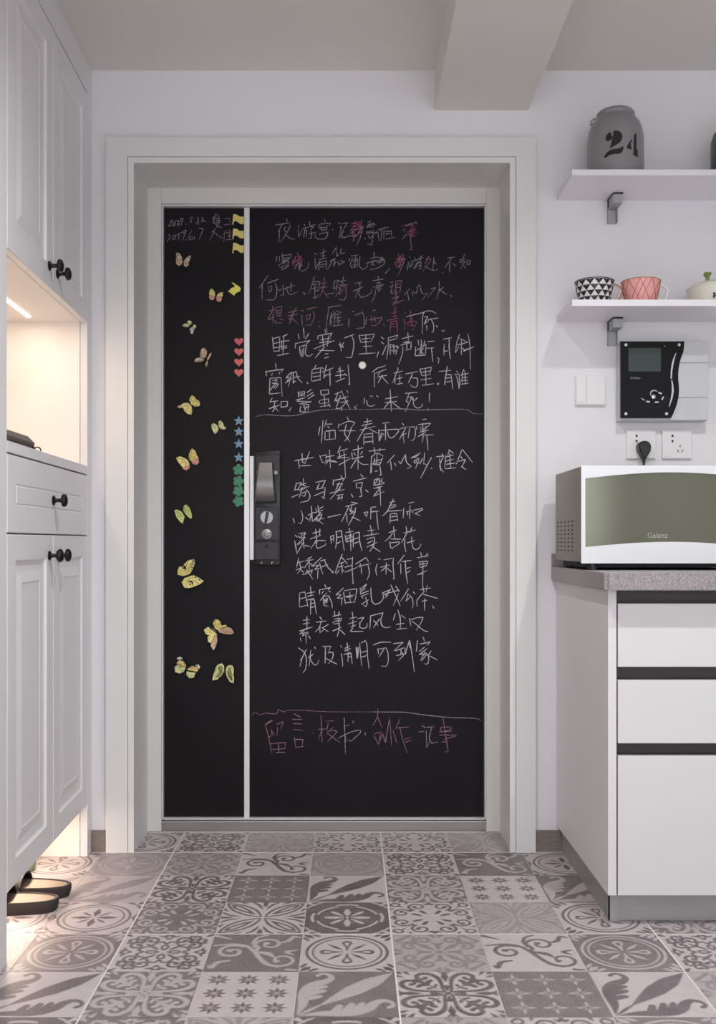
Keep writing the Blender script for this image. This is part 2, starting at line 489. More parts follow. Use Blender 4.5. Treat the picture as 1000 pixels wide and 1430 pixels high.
kx2, kz2 = L(262), LZ(1000)
MB(OD).lathe([(0.0155, 0.004), (0.0155, -0.004), (0.012, -0.006), (0, -0.006)], (kx2, YD - 0.028, kz2), 'y', 24).build('key_cover', 'lock_knob', lock, True)
mb = MB(OD)
mb.tube([(kx2 - 0.010, YD - 0.035, kz2 + 0.004), (kx2, YD - 0.035, kz2 + 0.001), (kx2 + 0.011, YD - 0.035, kz2 + 0.003)], 0.0012, 6)
mb.tube([(kx2 - 0.009, YD - 0.035, kz2 - 0.004), (kx2 + 0.002, YD - 0.035, kz2 - 0.007), (kx2 + 0.010, YD - 0.035, kz2 - 0.004)], 0.0012, 6)
mb.build('emblem', 'lock_plate', lock)
MB(OD).lathe([(0.0058, 0), (0.0058, -0.0015), (0, -0.0015)], (L(262), YD - 0.028, LZ(1135)), 'y', 16).build('keyhole', 'dark_slot', lock)
mb = MB(OD)
for k in range(20):
    a0, a1 = 2 * math.pi * k / 20, 2 * math.pi * (k + 1) / 20
    cx, cz = L(202), LZ(1318)
    mb.add([(cx + r * math.cos(a), YD - 0.0226, cz + r * 1.3 * math.sin(a)) for a in (a0, a1) for r in (0.0016, 0.0024)], [(0, 1, 3, 2)])
mb.box(L(312), L(318), YD - 0.0226, YD - 0.021, LZ(1330), LZ(1308)); mb.box(L(318), L(328), YD - 0.0226, YD - 0.021, LZ(1312), LZ(1306))
mb.build('lock_symbols', 'alu', lock)

# ================================================================ CHALK WRITING
OR = {'P': (380, 295, 9.091), 'Q': (480, 295, 9.091), 'R': (355, 375, 9.091), 'S': (455, 375, 9.091), 'T': (555, 340, 9.091), 'U': (555, 410, 9.091),
      'C': (350, 450, 5.882), 'D': (510, 450, 5.882), 'E': (400, 570, 7.143), 'F': (530, 570, 7.143), 'G': (400, 690, 9.091), 'H': (500, 690, 9.091),
      'I': (405, 800, 9.091), 'J': (505, 800, 9.091), 'K': (345, 980, 5.714), 'L': (505, 980, 5.714), 'M': (225, 285, 7.692)}
# (label, [(region, colour, strokes), ...]) ; strokes are "x y x y;x y ..." as read off the door
CHALK = [
('first title line of the upper poem', [
 ('P','g',"185 90 190 140;40 175 180 155 225 150;130 165 75 265;95 240 85 400;175 190 150 240 200 270;230 170 220 215 165 310 110 385;160 280 200 320 240 350 290 350"),
 ('P','g',"335 180 345 205;330 220 335 335 400 205;410 165 420 190;385 220 470 200;425 200 400 330;410 250 440 240 430 330;475 130 480 190 550 165;485 200 530 195 490 235;495 235 500 340 460 350;460 290 545 270 560 290"),
 ('P','g',"665 95 675 140;600 170 590 220;600 165 745 150 720 190;620 185 625 240 690 235 700 175;600 215 690 205;590 290 710 265 680 345 570 350 545 300;765 230 777 237"),
 ('P','g',"845 135 865 165;850 210 880 195 850 345 910 255;890 160 960 145 900 240;900 240 885 310 910 335 960 320 1090 300"),
 ('Q','r',"150 110 120 250;90 160 215 140;80 260 200 130;235 110 190 270;100 200 240 190;75 290 250 180"),
 ('Q','p',"110 260 130 370 110 380;130 240 240 200 150 330;120 330 240 250 160 445;250 180 205 360;90 230 150 290;180 160 240 230"),
 ('Q','g',"300 140 350 130;300 170 390 155 370 175;290 210 310 190 400 170;300 250 290 270 390 240;310 200 380 200;280 290 370 270 390 280 375 300;310 310 330 345 370 310;375 300 355 430 295 410;265 340 280 355"),
 ('Q','g',"430 260 450 375;400 280 430 255;440 235 480 225 475 375;480 220 575 200;510 230 510 360;520 260 610 250 605 320;530 290 600 285;530 355 655 330"),
 ('Q','p',"735 185 750 185;735 240 745 245;765 215 775 260;770 180 930 140 920 170;780 190 880 165;800 290 740 355;840 230 860 490 835 485"),
 ('Q','r',"890 170 830 260 920 240;790 300 930 270;900 200 870 330;820 310 920 310;870 180 860 330;800 270 920 230")]),
('second line of the upper poem', [
 ('P','g',"60 570 50 640;95 575 90 640;130 535 140 640;110 570 250 545 225 600;140 600 220 590;150 625 215 615;75 695 230 590;120 640 215 640 200 670;90 720 210 680;120 745 220 690;160 620 150 680"),
 ('P','r',"265 610 260 690 290 600;290 570 300 640 260 660;320 520 345 600 390 700;290 580 380 570;380 580 290 640;280 650 390 610;270 700 390 640"),
 ('P','g',"340 640 280 740;350 660 340 730 380 670;370 640 345 740 400 760 460 700 465 640"),
 ('P','g',"530 535 570 550;545 590 550 740 600 640;650 480 645 600;610 540 680 510;620 570 680 560;590 620 690 590;600 640 590 755;600 650 690 630 690 740;610 680 680 670;610 710 680 700"),
 ('P','g',"815 455 765 540;790 490 830 480;815 510 825 575 850 540;880 470 870 510 880 540 930 525;730 640 800 600 780 700;770 620 705 740;810 640 780 700;830 640 850 680 920 640 870 625"),
 ('Q','g',"90 570 180 555;80 600 70 640;120 590 85 660 100 720 180 700;110 640 170 600 175 680 110 685;150 570 140 720;205 570 200 690 240 740 290 710 310 650"),
 ('Q','g',"385 520 385 600;345 600 440 575;290 660 420 620;385 620 345 700;350 660 400 690;400 640 500 610 490 640 420 660;480 580 520 620 510 670 430 720 330 745;430 590 490 590 440 650;525 795 590 720"),
 ('Q','r',"695 540 700 600 660 690;640 660 760 600;755 535 740 640;660 610 780 590;700 620 650 690;710 640 700 700"),
 ('Q','p',"720 640 780 600 740 700 690 815;740 600 700 730;665 715 760 670;730 560 690 650"),
 ('T','g',"150 170 160 178;145 230 120 345;190 215 150 310 210 250;215 175 235 210;185 230 330 180;300 200 200 320;250 240 230 320;240 255 300 235 295 320 270 325;270 200 320 150;260 290 300 270"),
 ('T','p',"400 160 350 260;360 200 425 190 400 250 325 350"),
 ('T','g',"340 280 400 320 460 345 515 330;465 170 450 345;465 235 500 260;570 365 580 372"),
 ('T','g',"630 185 735 170;690 180 600 315;665 230 660 365;700 250 745 290"),
 ('T','g',"855 130 830 200;790 210 870 195;830 200 820 260;780 240 860 225;860 230 800 330;840 280 870 315;880 215 885 265 915 260 925 215 885 215")]),
('third line of the upper poem', [
 ('R','g',"175 90 60 250;100 190 100 390;165 190 310 135;265 180 290 260 270 370 220 400 145 395;180 230 190 300 220 270 225 220 185 235"),
 ('R','g',"310 280 350 260;365 210 375 340;330 340 380 330;380 260 480 220;470 175 465 290;405 230 430 310 470 330 550 295;480 220 510 215;620 300 640 330 650 310"),
 ('R','g',"765 100 745 170 695 320;750 170 840 165;770 200 770 380 740 370;730 260 800 240;760 290 830 270;730 200 800 200;825 160 820 260"),
 ('R','p',"890 110 880 240 830 370;840 190 920 180;830 250 930 230;870 280 940 370;770 380 820 330"),
 ('S','g',"100 160 160 150 130 230;110 165 95 260 150 230;140 210 130 300;15 325 110 310;225 100 220 150;170 165 260 150;160 150 230 190;165 210 290 205"),
 ('S','p',"150 240 250 215 260 330 235 400 165 395;160 260 200 250 120 360;180 280 170 330 230 260"),
 ('S','g',"365 190 465 170;430 180 435 230;345 290 470 235;425 240 375 370;435 240 420 320 450 365 500 355 575 310 580 270"),
 ('S','g',"665 90 670 150;590 160 735 130;640 190 700 170;600 240 740 200;660 200 650 250 730 215;660 245 670 290 710 250;640 240 620 350 575 440;690 190 680 280"),
 ('S','p',"820 180 860 165;800 235 860 215;850 200 820 320 880 270;890 160 885 300;890 160 965 155 940 310;895 200 950 195;895 240 940 235;840 320 930 300;890 280 895 420;835 385 940 350;850 460 990 400;930 350 850 470;850 430 900 420"),
 ('T','g',"155 575 90 655;130 625 145 725;185 600 200 670;240 640 260 545 290 525 300 600 330 640 385 630 310 725;200 620 245 640"),
 ('T','g',"420 580 490 560 390 680;530 475 530 590 495 710;540 590 590 550;535 590 630 650;670 650 685 680 695 655")]),
('fourth line of the upper poem', [
 ('R','p',"235 475 245 550;190 540 260 520;235 530 175 640 200 650 250 600;240 560 240 700;270 500 350 480 340 590;275 510 285 600;280 540 340 530;285 570 340 560;285 600 350 595;200 640 260 620;265 660 275 690 350 690;320 635 370 655"),
 ('R','p',"455 490 460 510;540 490 490 560;430 560 555 530;430 605 550 580;495 540 480 640 440 710;480 630 555 700;440 660 490 600;520 540 430 640"),
 ('R','p',"590 540 630 535;605 590 610 735;660 520 795 490;750 540 765 620 720 720 650 715;660 600 670 660;665 600 715 580 700 640 670 650;810 670 835 675;810 735 840 742"),
 ('S','g',"25 495 200 465;40 490 20 620 5 740;5 740 20 810;70 560 50 730;110 540 70 640;60 600 65 720;130 540 200 560;120 560 100 730;120 590 190 570;155 590 160 720;120 630 200 620;120 670 190 660;90 730 225 715"),
 ('S','g',"330 540 360 550;295 630 290 740;370 595 460 560;460 540 490 640 485 750 385 765;400 580 460 560"),
 ('S','p',"590 540 635 525;520 610 505 720 520 640;550 650 700 620 710 640 640 720 570 720;580 590 580 680;620 600 630 680;640 630 600 660;730 700 745 730"),
 ('S','r',"880 475 875 640;830 570 920 545;840 610 910 600;775 660 920 630;830 660 815 810;830 680 900 660 910 760 905 810;830 710 890 700;830 745 900 735"),
 ('U','r',"85 240 110 245;75 315 90 360 85 465;165 210 170 350;100 380 230 350 240 370 190 470;130 360 170 340 200 410;180 290 190 410;150 410 200 400;130 390 140 420"),
 ('U','w',"105 295 330 240 380 215;380 215 325 270 315 515;385 220 440 225 490 255;340 300 385 290 340 390 400 340;390 330 520 310;430 330 460 400 455 480 430 490;370 400 375 470;490 405 515 430;560 465 580 480 605 460")]),
('fifth line of the upper poem', [
 ('C','w',"180 120 190 240;185 135 240 120 235 240;190 175 235 165;190 210 235 205;190 240 240 235;305 98 260 120;275 115 265 270;245 160 320 150;235 200 300 195;250 215 300 210;220 275 315 255;255 150 255 230"),
 ('C','w',"435 45 440 130;390 95 400 140;480 90 450 140;370 170 365 215;370 175 490 150 455 180;400 200 410 275;405 200 465 185;440 195 430 285;460 190 450 260 480 280 510 260;425 220 420 290"),
 ('C','w',"610 55 620 100;555 110 550 140;560 110 670 90 650 120;570 145 660 130;560 170 660 155;590 110 600 220;640 110 630 200;520 220 690 150;610 200 530 295;560 230 690 235;610 262 640 258;605 295 645 285"),
 ('C','w',"725 180 745 210;735 165 745 240;765 165 740 215;770 130 850 100;830 105 850 180 830 290 780 290;750 190 765 210"),
 ('C','w',"890 105 905 170;890 110 1020 98 985 165;910 140 985 130;910 165 980 160;945 105 950 260;890 262 1025 252;920 200 1000 195"),
 ('D','w',"130 120 155 140;130 160 155 180;110 240 95 290;140 270 175 190;185 130 270 105 255 135;190 130 190 200 175 305;200 150 260 135;200 180 280 210;205 190 205 270;205 205 270 195 250 270;235 180 235 260;215 230 230 240;240 240 260 230"),
 ('D','w',"350 85 355 150;300 135 395 112;320 165 370 155;290 190 370 170;310 170 380 165 375 220 330 230;340 170 345 225;310 200 305 260 275 345"),
 ('D','w',"435 145 440 190;460 140 465 200;490 150 480 200;410 240 500 180;415 200 410 275 495 270 500 180;440 220 480 260;480 210 440 260;460 180 460 270;510 160 570 155;495 215 570 210;545 210 555 325;590 290 605 300 600 340"),
 ('D','w',"640 140 715 125;650 180 645 275;690 130 690 220 700 300;650 240 680 235"),
 ('D','w',"775 100 755 160 740 250;770 130 830 160;760 185 815 175;790 140 790 270;740 250 770 200;800 210 820 240;845 95 860 200 865 390;800 175 855 160;805 240 895 200;815 225 880 210")]),
('sixth line of the upper poem', [
 ('C','w',"205 335 210 385;125 400 130 445;130 405 270 385 250 410;180 420 170 440;235 410 240 430;160 460 155 590 245 580;160 460 250 455 260 610;180 480 220 470 180 530;175 500 230 510 200 550;190 540 225 490;160 560 190 520"),
 ('C','w',"330 410 290 460 320 450 290 500;340 405 310 530;350 410 350 500 370 480;380 405 330 420;350 455 410 445;375 410 390 460 425 500;285 500 340 460;460 490 470 505 475 495"),
 ('C','w',"540 350 520 385;505 390 500 485;505 390 575 375 570 480;510 420 570 410;510 450 570 440;505 485 580 470"),
 ('C','w',"585 370 600 385;580 410 610 400 600 460 620 440;625 350 610 400;610 400 680 375;600 440 665 425;650 385 655 525"),
 ('C','w',"735 365 740 470;705 410 770 395;695 440 780 430;700 490 775 460;720 380 740 400;800 350 815 515 800 505;770 420 790 440"),
 ('D','w',"110 370 55 410;75 410 75 535;110 375 170 355;85 420 175 385;120 410 105 440;100 450 180 435;140 430 105 500;140 450 190 505"),
 ('D','w',"265 370 275 390;235 420 310 400;270 385 225 500;245 440 245 510;260 465 310 455;285 430 285 510;260 510 310 500"),
 ('D','w',"330 425 435 405;390 420 355 500;380 455 430 460 430 520 400 535 370 515"),
 ('D','w',"450 380 465 440;455 385 545 370 530 430;470 410 535 400;470 440 535 430;495 385 500 510;455 475 545 460;465 520 565 505;590 500 600 515 605 495"),
 ('D','w',"675 360 650 515;605 405 705 395;660 440 655 515;660 430 705 430 720 550;665 460 705 455;665 490 710 485"),
 ('D','w',"750 400 765 415;730 430 775 425 770 545 790 470;810 385 790 440;820 400 800 410 795 510;800 430 850 420;800 455 845 450;800 480 845 475;790 510 850 500;820 410 825 505;750 440 775 545")]),
('last line of the upper poem', [
 ('C','w',"180 620 160 650;155 655 230 645;150 710 240 680;200 650 190 690 150 710;195 690 230 735;250 650 250 700 300 690 305 650 250 650;180 735 210 690;315 730 335 700"),
 ('C','w',"390 570 395 620;395 575 445 570 440 610;400 590 440 588;400 605 440 600;370 640 450 620;430 620 380 650 500 650;500 550 460 580;515 575 460 610;525 595 470 630;400 670 500 655;410 690 405 735 490 740;420 680 480 675 470 730;430 700 470 695 440 720;440 680 450 740"),
 ('C','w',"575 560 580 600 640 590 640 555 575 560;570 640 560 670;575 640 640 630 640 660 570 670;605 590 610 690;570 695 655 680;640 670 655 695"),
 ('C','w',"690 590 750 570;720 580 690 650 740 620;740 600 700 710;700 650 730 640;745 560 790 660 820 715;740 630 800 610;735 660 800 650;790 560 800 580;800 640 745 700 700 710;745 700 750 730;850 690 870 715;875 680 870 690"),
 ('D','w',"-5 620 -10 670;10 640 20 680 50 690 80 675;40 605 65 610;90 600 110 618"),
 ('D','w',"205 550 215 735;165 630 270 610;160 660 260 650;210 640 150 715;225 660 295 715"),
 ('D','w',"325 585 430 575;360 585 335 655;350 620 385 610 330 735;335 640 360 670;385 610 390 640;430 620 400 650;395 620 400 680 430 705 465 690 470 665;530 580 525 655;512 712 520 716")]),
('thin rule drawn between the two poems', [
 ('C','g',"40 775 130 760 250 768 370 765 500 735 620 718 760 715 1000 718"),
 ('D','g',"60 715 150 712 300 712 450 720 600 718 780 715 850 725 890 750 965 755")]),
('title line of the lower poem', [
 ('E','w',"335 185 320 270;365 120 350 350;400 115 380 190;395 160 460 158;410 180 430 200;385 235 385 315 490 305;390 230 485 220 490 305;430 230 430 310"),
 ('E','w',"605 85 620 125;525 155 515 200;530 170 620 130 685 145 650 190;520 225 690 225;600 160 580 250 635 335;650 190 620 280 580 330"),
 ('E','w',"805 100 810 160;770 140 850 125;750 175 860 150;730 220 890 180;800 170 705 330;830 210 910 250;775 260 770 370;780 260 860 250 865 360;780 290 860 285;775 340 860 330"),
 ('F','w',"30 150 100 145;0 225 170 210 190 235 130 295 90 290;60 160 60 320;30 250 45 270;80 230 90 280 120 300;20 240 0 330;-8 210 -3 330 25 270"),
 ('F','w',"225 150 245 175;190 210 280 185;260 200 200 310;235 240 245 350;215 270 270 250;290 190 350 185 360 240 345 310 315 325;300 200 285 300"),
 ('F','w',"430 115 470 108;370 180 370 215;385 165 510 150 480 190;430 150 435 240;400 190 420 195;450 190 480 185;400 215 470 205;380 285 460 240;395 240 460 230;400 270 540 265;440 270 425 340;470 260 485 420;420 230 490 220")]),
('second line of the lower poem', [
 ('E','w',"80 525 275 490;155 450 160 540 195 550;230 430 215 480 180 555;120 520 130 600;135 575 245 570"),
 ('E','w',"330 470 360 545 400 530;335 480 400 465 395 530;430 415 440 600;385 490 480 470;390 520 510 540;430 510 390 560;445 520 500 535"),
 ('E','w',"540 380 510 450;530 430 610 405;510 490 600 460;530 440 530 500;505 500 625 490;520 570 640 500;575 430 590 700"),
 ('E','w',"715 370 715 615;660 420 770 395;670 440 690 470;760 430 740 460;650 510 770 480;700 510 640 600;720 530 760 560 820 560;650 440 660 500"),
 ('E','w',"820 430 990 410;875 390 885 450;935 400 930 430;850 480 840 650 850 600;845 490 900 450 970 480;880 500 870 560 930 560 960 490;880 530 950 510;905 450 900 570;840 560 940 540;930 560 945 670 925 665;880 630 915 625;850 550 850 640"),
 ('F','w',"150 465 75 550;110 530 120 620;150 545 165 580;190 530 210 555 260 460 270 540 320 580 275 605"),
 ('F','w',"410 445 320 495 380 490;390 470 310 500;400 500 345 530 350 550 400 520;380 540 360 605;370 560 400 540;450 440 440 560;430 500 400 560;520 490 480 560 410 700;440 550 480 570;515 595 525 605"),
 ('F','w',"620 450 635 475;565 485 640 475 600 580 640 640;600 500 610 625 620 600;700 415 680 470;690 415 740 450;660 470 650 600;655 490 740 465;660 530 740 510;665 560 760 545;655 605 765 595;700 450 710 600"),
 ('F','w',"825 410 765 560;825 410 930 545;810 480 830 510;790 530 860 510 820 590;815 580 865 615")]),
('third line of the lower poem', [
 ('E','w',"90 755 150 740 110 820;100 755 80 820 130 800;50 890 120 860;170 700 170 750;130 770 200 750;140 800 230 780;150 760 200 780;120 820 190 800;155 800 130 890;150 850 200 830 180 880 150 870;200 810 235 870 215 920 140 940"),
 ('E','w',"290 740 390 720 350 800;330 750 300 810 390 790;385 800 375 905 350 880;275 875 380 830"),
 ('E','w',"540 670 560 700;470 710 465 775;480 720 580 700 560 730;530 740 490 820;500 760 560 750 490 850 435 910;430 850 580 810;540 800 500 840;530 870 510 910 560 880 550 915;500 870 570 860"),
 ('E','w',"740 660 765 690;665 730 800 695;695 750 700 800;700 750 760 740 750 795 700 795;740 790 750 880 725 885;645 855 665 890;790 815 820 840"),
 ('E','w',"880 710 870 770;885 715 920 700 880 760;930 700 925 760;960 700 940 730 980 745;870 770 980 750;900 790 960 780;870 800 940 790 870 880 980 830;935 800 940 975;890 850 870 880")]),
('fourth line of the lower poem', [
 ('G','w',"85 305 105 370;185 205 210 290 190 370 150 370;240 290 275 325"),
 ('G','w',"315 150 330 350;270 270 350 230;320 260 290 350;370 180 390 220;400 140 420 260;470 155 400 200;350 240 470 200;440 230 370 310 330 350;380 290 460 250;360 320 480 310;400 270 380 320 470 380;450 260 420 330 360 340"),
 ('G','w',"525 295 690 258"),
 ('G','w',"820 100 905 120;750 160 900 120;800 150 700 355;765 250 770 360;830 160 810 220 840 240;880 170 860 260 785 400;800 190 860 230 800 260;830 290 880 310 940 340"),
 ('H','w',"75 230 110 290;70 235 125 225 110 290;230 160 165 170 160 320;165 225 265 215;235 220 245 340 260 450"),
 ('H','w',"450 60 370 220 305 280;400 110 470 90;390 150 480 130;410 180 490 150;360 220 560 205;580 175 575 305;410 250 405 375;415 250 490 245 505 340;420 290 490 280;410 340 500 325"),
 ('H','w',"640 115 715 100;610 225 815 180 820 200 720 250 790 270;620 215 635 270;660 145 655 315;690 220 700 240")]),
('fifth line of the lower poem', [
 ('G','w',"110 520 140 550;160 500 245 490 230 520;150 530 180 560;200 510 190 560;220 510 230 560;180 560 240 550 130 640;105 590 135 760;140 640 200 610;215 570 225 690;135 750 210 620;230 650 300 665"),
 ('G','w',"370 440 380 540;425 440 420 530;330 500 435 470;300 570 440 520;390 540 370 600 310 690;380 590 500 590;390 600 380 660 400 690 490 650 500 620;350 630 400 600"),
 ('G','w',"560 530 570 630;565 540 600 520 600 610;565 580 595 570;630 470 640 560 625 690;635 480 695 460 710 560 735 720;640 550 700 540;640 630 690 600"),
 ('G','w',"795 430 810 480;750 490 850 470;745 520 760 600;755 540 830 510;750 570 850 540;760 610 860 570;750 600 830 520;810 480 820 720;860 500 930 480;850 500 850 680;925 480 930 600 960 720;860 570 930 550;860 630 925 600;840 600 820 600"),
 ('H','w',"155 395 180 500;115 465 215 455;65 535 265 500;105 575 215 545;115 625 190 590;110 675 190 640 240 610;210 560 200 640 150 730;190 670 285 735;170 500 170 530"),
 ('H','w',"450 410 465 570;390 490 490 455;440 490 400 550 340 600;410 570 545 570;400 600 415 680 440 690;400 620 520 605 520 630 430 690"),
 ('H','w',"610 410 625 500;685 420 660 490;580 495 730 455;620 500 550 620;600 570 590 640 610 735;620 620 720 590;680 540 690 660 720 700 770 690 800 630")]),
('sixth line of the lower poem', [
 ('G','w',"155 810 130 930;140 870 230 850;120 965 230 920;170 870 180 950 140 1010;180 950 220 1000;320 795 260 830;240 850 350 830;290 810 290 960;280 860 230 940;300 880 340 910;240 990 330 970 310 1020;260 960 335 1080;330 960 250 1010 200 1020"),
 ('G','w',"450 800 320 920 400 900;410 900 360 960 420 940;400 960 395 1075;430 850 500 830;420 870 440 950 465 1015;440 930 530 890;480 830 520 920 600 995 570 995"),
 ('G','w',"710 760 630 970 640 1020;700 800 780 890;680 880 740 860;660 930 730 910;700 870 710 1010;670 960 650 1000;710 960 740 990;765 830 840 815;740 930 840 900;750 990 900 930;840 795 835 950 850 1140 835 1120"),
 ('H','w',"-30 890 30 850 100 805 135 860;0 920 165 880;40 920 45 1015;125 890 145 1000 115 1090;30 880 20 930"),
 ('H','w',"255 822 285 828;245 880 225 960 240 1040;325 835 450 810;450 820 445 900 460 1080 440 1070;285 930 400 900;360 870 355 1020;350 930 290 980;370 940 430 990"),
 ('H','w',"590 770 500 890;540 880 545 1015;550 860 680 840;600 840 610 1000 630 1135;610 945 670 930;620 1000 665 970"),
 ('H','w',"795 740 810 800;890 745 850 800;750 810 895 780;780 850 785 930;785 860 885 850 870 910;790 890 870 880;790 930 870 910;750 1025 880 970;760 1020 830 1010;825 850 820 1190")]),
('seventh line of the lower poem', [
 ('I','w',"120 260 120 435;125 255 190 240 230 430;130 330 200 310;120 435 220 410;260 170 270 290;210 260 320 240;220 300 300 280;200 350 310 320;265 340 260 530;270 340 310 340 335 525;275 390 310 380;270 440 320 425"),
 ('I','w',"440 145 460 185;375 210 375 275;385 215 515 185 480 220;430 230 400 270;490 230 520 245;385 350 470 250;440 290 420 300 430 410 490 425;440 300 490 290 530 380 535 450;440 330 445 390;460 320 465 390;475 320 470 380;440 360 480 330"),
 ('I','w',"680 190 580 280 650 270;650 280 600 320 670 320;660 310 655 415;680 240 690 320 705 400;690 225 830 205 845 230 820 380;700 300 820 280;760 240 765 370;700 380 820 370;710 310 800 300"),
 ('I','w',"885 190 895 220;890 210 970 140;895 270 900 230 960 200;890 270 1000 225;920 300 900 300 1000 260;930 320 910 310;905 400 1000 340;960 310 980 380 965 430 930 410"),
 ('J','w',"65 140 0 240;0 260 90 230;115 190 130 350 170 400 230 380 275 320 270 260"),
 ('J','w',"255 260 370 210;360 210 300 320;270 270 340 290;300 265 420 235;370 150 430 280 490 420;430 165 480 240;470 260 400 415;390 240 480 220"),
 ('J','w',"600 200 495 360;590 260 565 360;590 270 640 320 655 400 645 450;655 240 680 270;560 355 620 310"),
 ('J','w',"775 155 790 240;835 155 820 240;740 215 880 190;800 230 705 350 710 430;780 270 970 325;800 320 800 480;765 360 835 345;900 415 920 455")]),
('eighth line of the lower poem', [
 ('I','w',"215 550 215 720;165 600 255 595;165 650 250 635;120 740 285 685;210 700 120 780;140 770 230 750;180 760 160 800 240 760;130 820 140 870;205 790 205 895;235 790 260 840"),
 ('I','w',"375 555 410 600;330 625 460 610;400 610 370 700 320 750;380 680 380 760 430 720;490 650 410 700;400 690 490 750"),
 ('I','w',"565 485 570 560;630 490 610 550;540 550 650 530;545 620 550 640;560 590 655 575 640 620;560 620 640 600;560 650 630 640;540 740 650 690;615 570 625 700 600 810;630 720 700 785"),
 ('I','w',"790 490 805 590;755 580 850 560;740 650 850 610;800 600 800 690;770 690 840 660;765 740 800 700;770 745 930 742;860 580 940 565 880 650;890 620 885 690 930 705 975 690 980 640"),
 ('J','w',"115 540 105 715;110 545 275 505;270 510 245 600 260 670 310 695 370 685;150 600 210 670;230 580 150 695"),
 ('J','w',"430 515 400 605;460 470 490 580 490 700;500 535 560 580;435 655 545 640;445 715 580 705"),
 ('J','w',"605 575 625 675;610 600 700 570 780 565 760 620 695 730;640 610 700 660 760 710 810 740 845 740")]),
('last line of the lower poem', [
 ('I','w',"105 950 180 1010 210 1100 200 1210 165 1270;210 970 160 1070 125 1190;130 1110 170 1060;265 980 245 1180;230 1080 300 1030;255 1040 265 1110 310 1170 345 1160 370 1100;310 935 325 970"),
 ('I','w',"410 935 520 930 490 1000;450 940 445 1150;520 1000 480 1020;500 1010 550 1010 540 1080 490 1150;450 1080 540 1130 600 1160"),
 ('I','w',"640 920 660 950;650 1020 665 1110 670 1190;725 885 735 1000;690 960 760 930;690 990 770 960;680 1040 770 1010;740 1010 735 1130;740 1030 775 1020 790 1160;745 1070 780 1060"),
 ('I','w',"840 940 850 1090;850 940 860 1080;870 940 860 1080;885 890 895 1030 910 1180;900 890 950 860 975 900 985 1060 1005 1220;900 1010 980 990;910 1070 975 1050"),
 ('J','w',"150 915 250 880 375 880;205 960 215 1030;210 970 310 950 335 1020 335 1130 310 1190 250 1180;290 960 220 1070"),
 ('J','w',"405 900 530 880 410 990;430 990 540 950;500 960 500 1040;440 1050 540 1030;510 1010 540 1040 470 1110;550 950 555 1040 570 1000;560 1010 610 850 640 1040 670 1260;600 900 620 960"),
 ('J','w',"780 810 800 870;710 855 695 1000;740 905 870 875 830 920;800 940 730 1000;730 1040 830 960;740 1030 850 1040;800 1010 750 1110;820 1040 760 1120;800 1000 850 1060 845 1140 820 1160 795 1150;885 990 840 1050;860 1050 960 1105")]),
('pinkish rule across the lower part of the door', [
 ('K','p',"40 110 60 80 100 105 120 100 150 90 230 95 250 62 300 80 320 68 450 68 550 75 700 80 1000 80"),
 ('L','g',"90 80 200 81 350 85 500 105 700 125 850 130 925 135 955 155")]),
('bottom row of large pink and white characters', [
 ('K','p',"200 145 145 180 170 270 200 415;200 265 195 220 215 270;155 180 205 150;165 290 205 260;235 180 290 160 270 220;245 200 240 270;185 335 310 325 300 380;200 380 300 375;250 340 255 400;230 405 305 402"),
 ('K','p',"375 95 430 125;360 140 440 140;365 175 440 175;365 220 450 230;375 280 390 370;380 300 445 300 440 355;385 365 460 355;525 248 532 252"),
 ('K','p',"590 110 600 325;565 220 630 215;600 220 570 300;630 155 695 152;650 165 635 230;640 235 700 230 720 240 640 320;640 250 740 325;660 230 690 200"),
 ('K','g',"775 125 785 420;785 190 820 185;725 290 830 240 900 225 905 245 830 315 800 300;850 150 845 175;780 260 790 320;940 240 945 270"),
 ('L','p',"130 55 125 120 90 190;125 115 165 210;105 255 150 240;100 270 135 340 165 250 190 325 225 120 240 350;150 240 140 300"),
 ('L','p',"305 140 270 220;250 225 280 330;285 210 380 200;305 200 330 310 365 410;340 300 395 285;345 325 400 305"),
 ('L','g',"455 240 500 235;480 190 510 205;515 230 520 365 540 320;500 205 580 200;560 205 540 290 560 330 610 320"),
 ('L','p',"650 125 690 400 660 400;625 205 720 200;630 210 640 240 700 225 720 205;620 265 755 265 740 285;660 300 740 275;620 240 720 235;680 320 640 320")]),
('upper dated note at the top of the narrow leaf', [
 ('M','g',"90 190 115 170 115 195 75 240 125 230;130 200 150 190 150 230 130 235 130 200;150 190 170 175;175 195 180 235;180 190 190 175 190 240;205 160 235 155 230 185 210 185 205 160;235 160 210 235;265 215 270 220;310 150 345 145;315 150 325 195 310 190;375 195 375 210;395 140 400 225;430 150 455 150 440 175 485 185 425 190"),
 ('M','g',"590 100 570 150 550 160;600 110 620 140;560 140 570 210 555 200;570 160 625 150 620 200;580 180 620 175;570 210 630 190 600 250;590 210 600 240 655 250;610 120 630 180"),
 ('M','p',"680 160 750 150;740 155 740 200;670 225 760 215")]),
('lower dated note at the top of the narrow leaf', [
 ('M','g',"70 335 95 330 90 370 60 400;120 350 150 330 150 375 120 380 120 350;150 345 230 300;195 320 190 385;240 290 270 280 260 310 235 310 240 290;265 290 230 390;270 380 278 385;330 280 300 350 310 385 345 370 340 345 300 355;365 345 355 385;400 265 455 260 430 330 410 380"),
 ('M','g',"580 260 560 320 520 390;560 290 600 330 660 370;540 300 560 290"),
 ('M','p',"700 280 670 330;680 320 675 410;730 275 745 295;700 310 770 300;710 345 765 340;690 385 775 380;735 310 735 380")]),
]
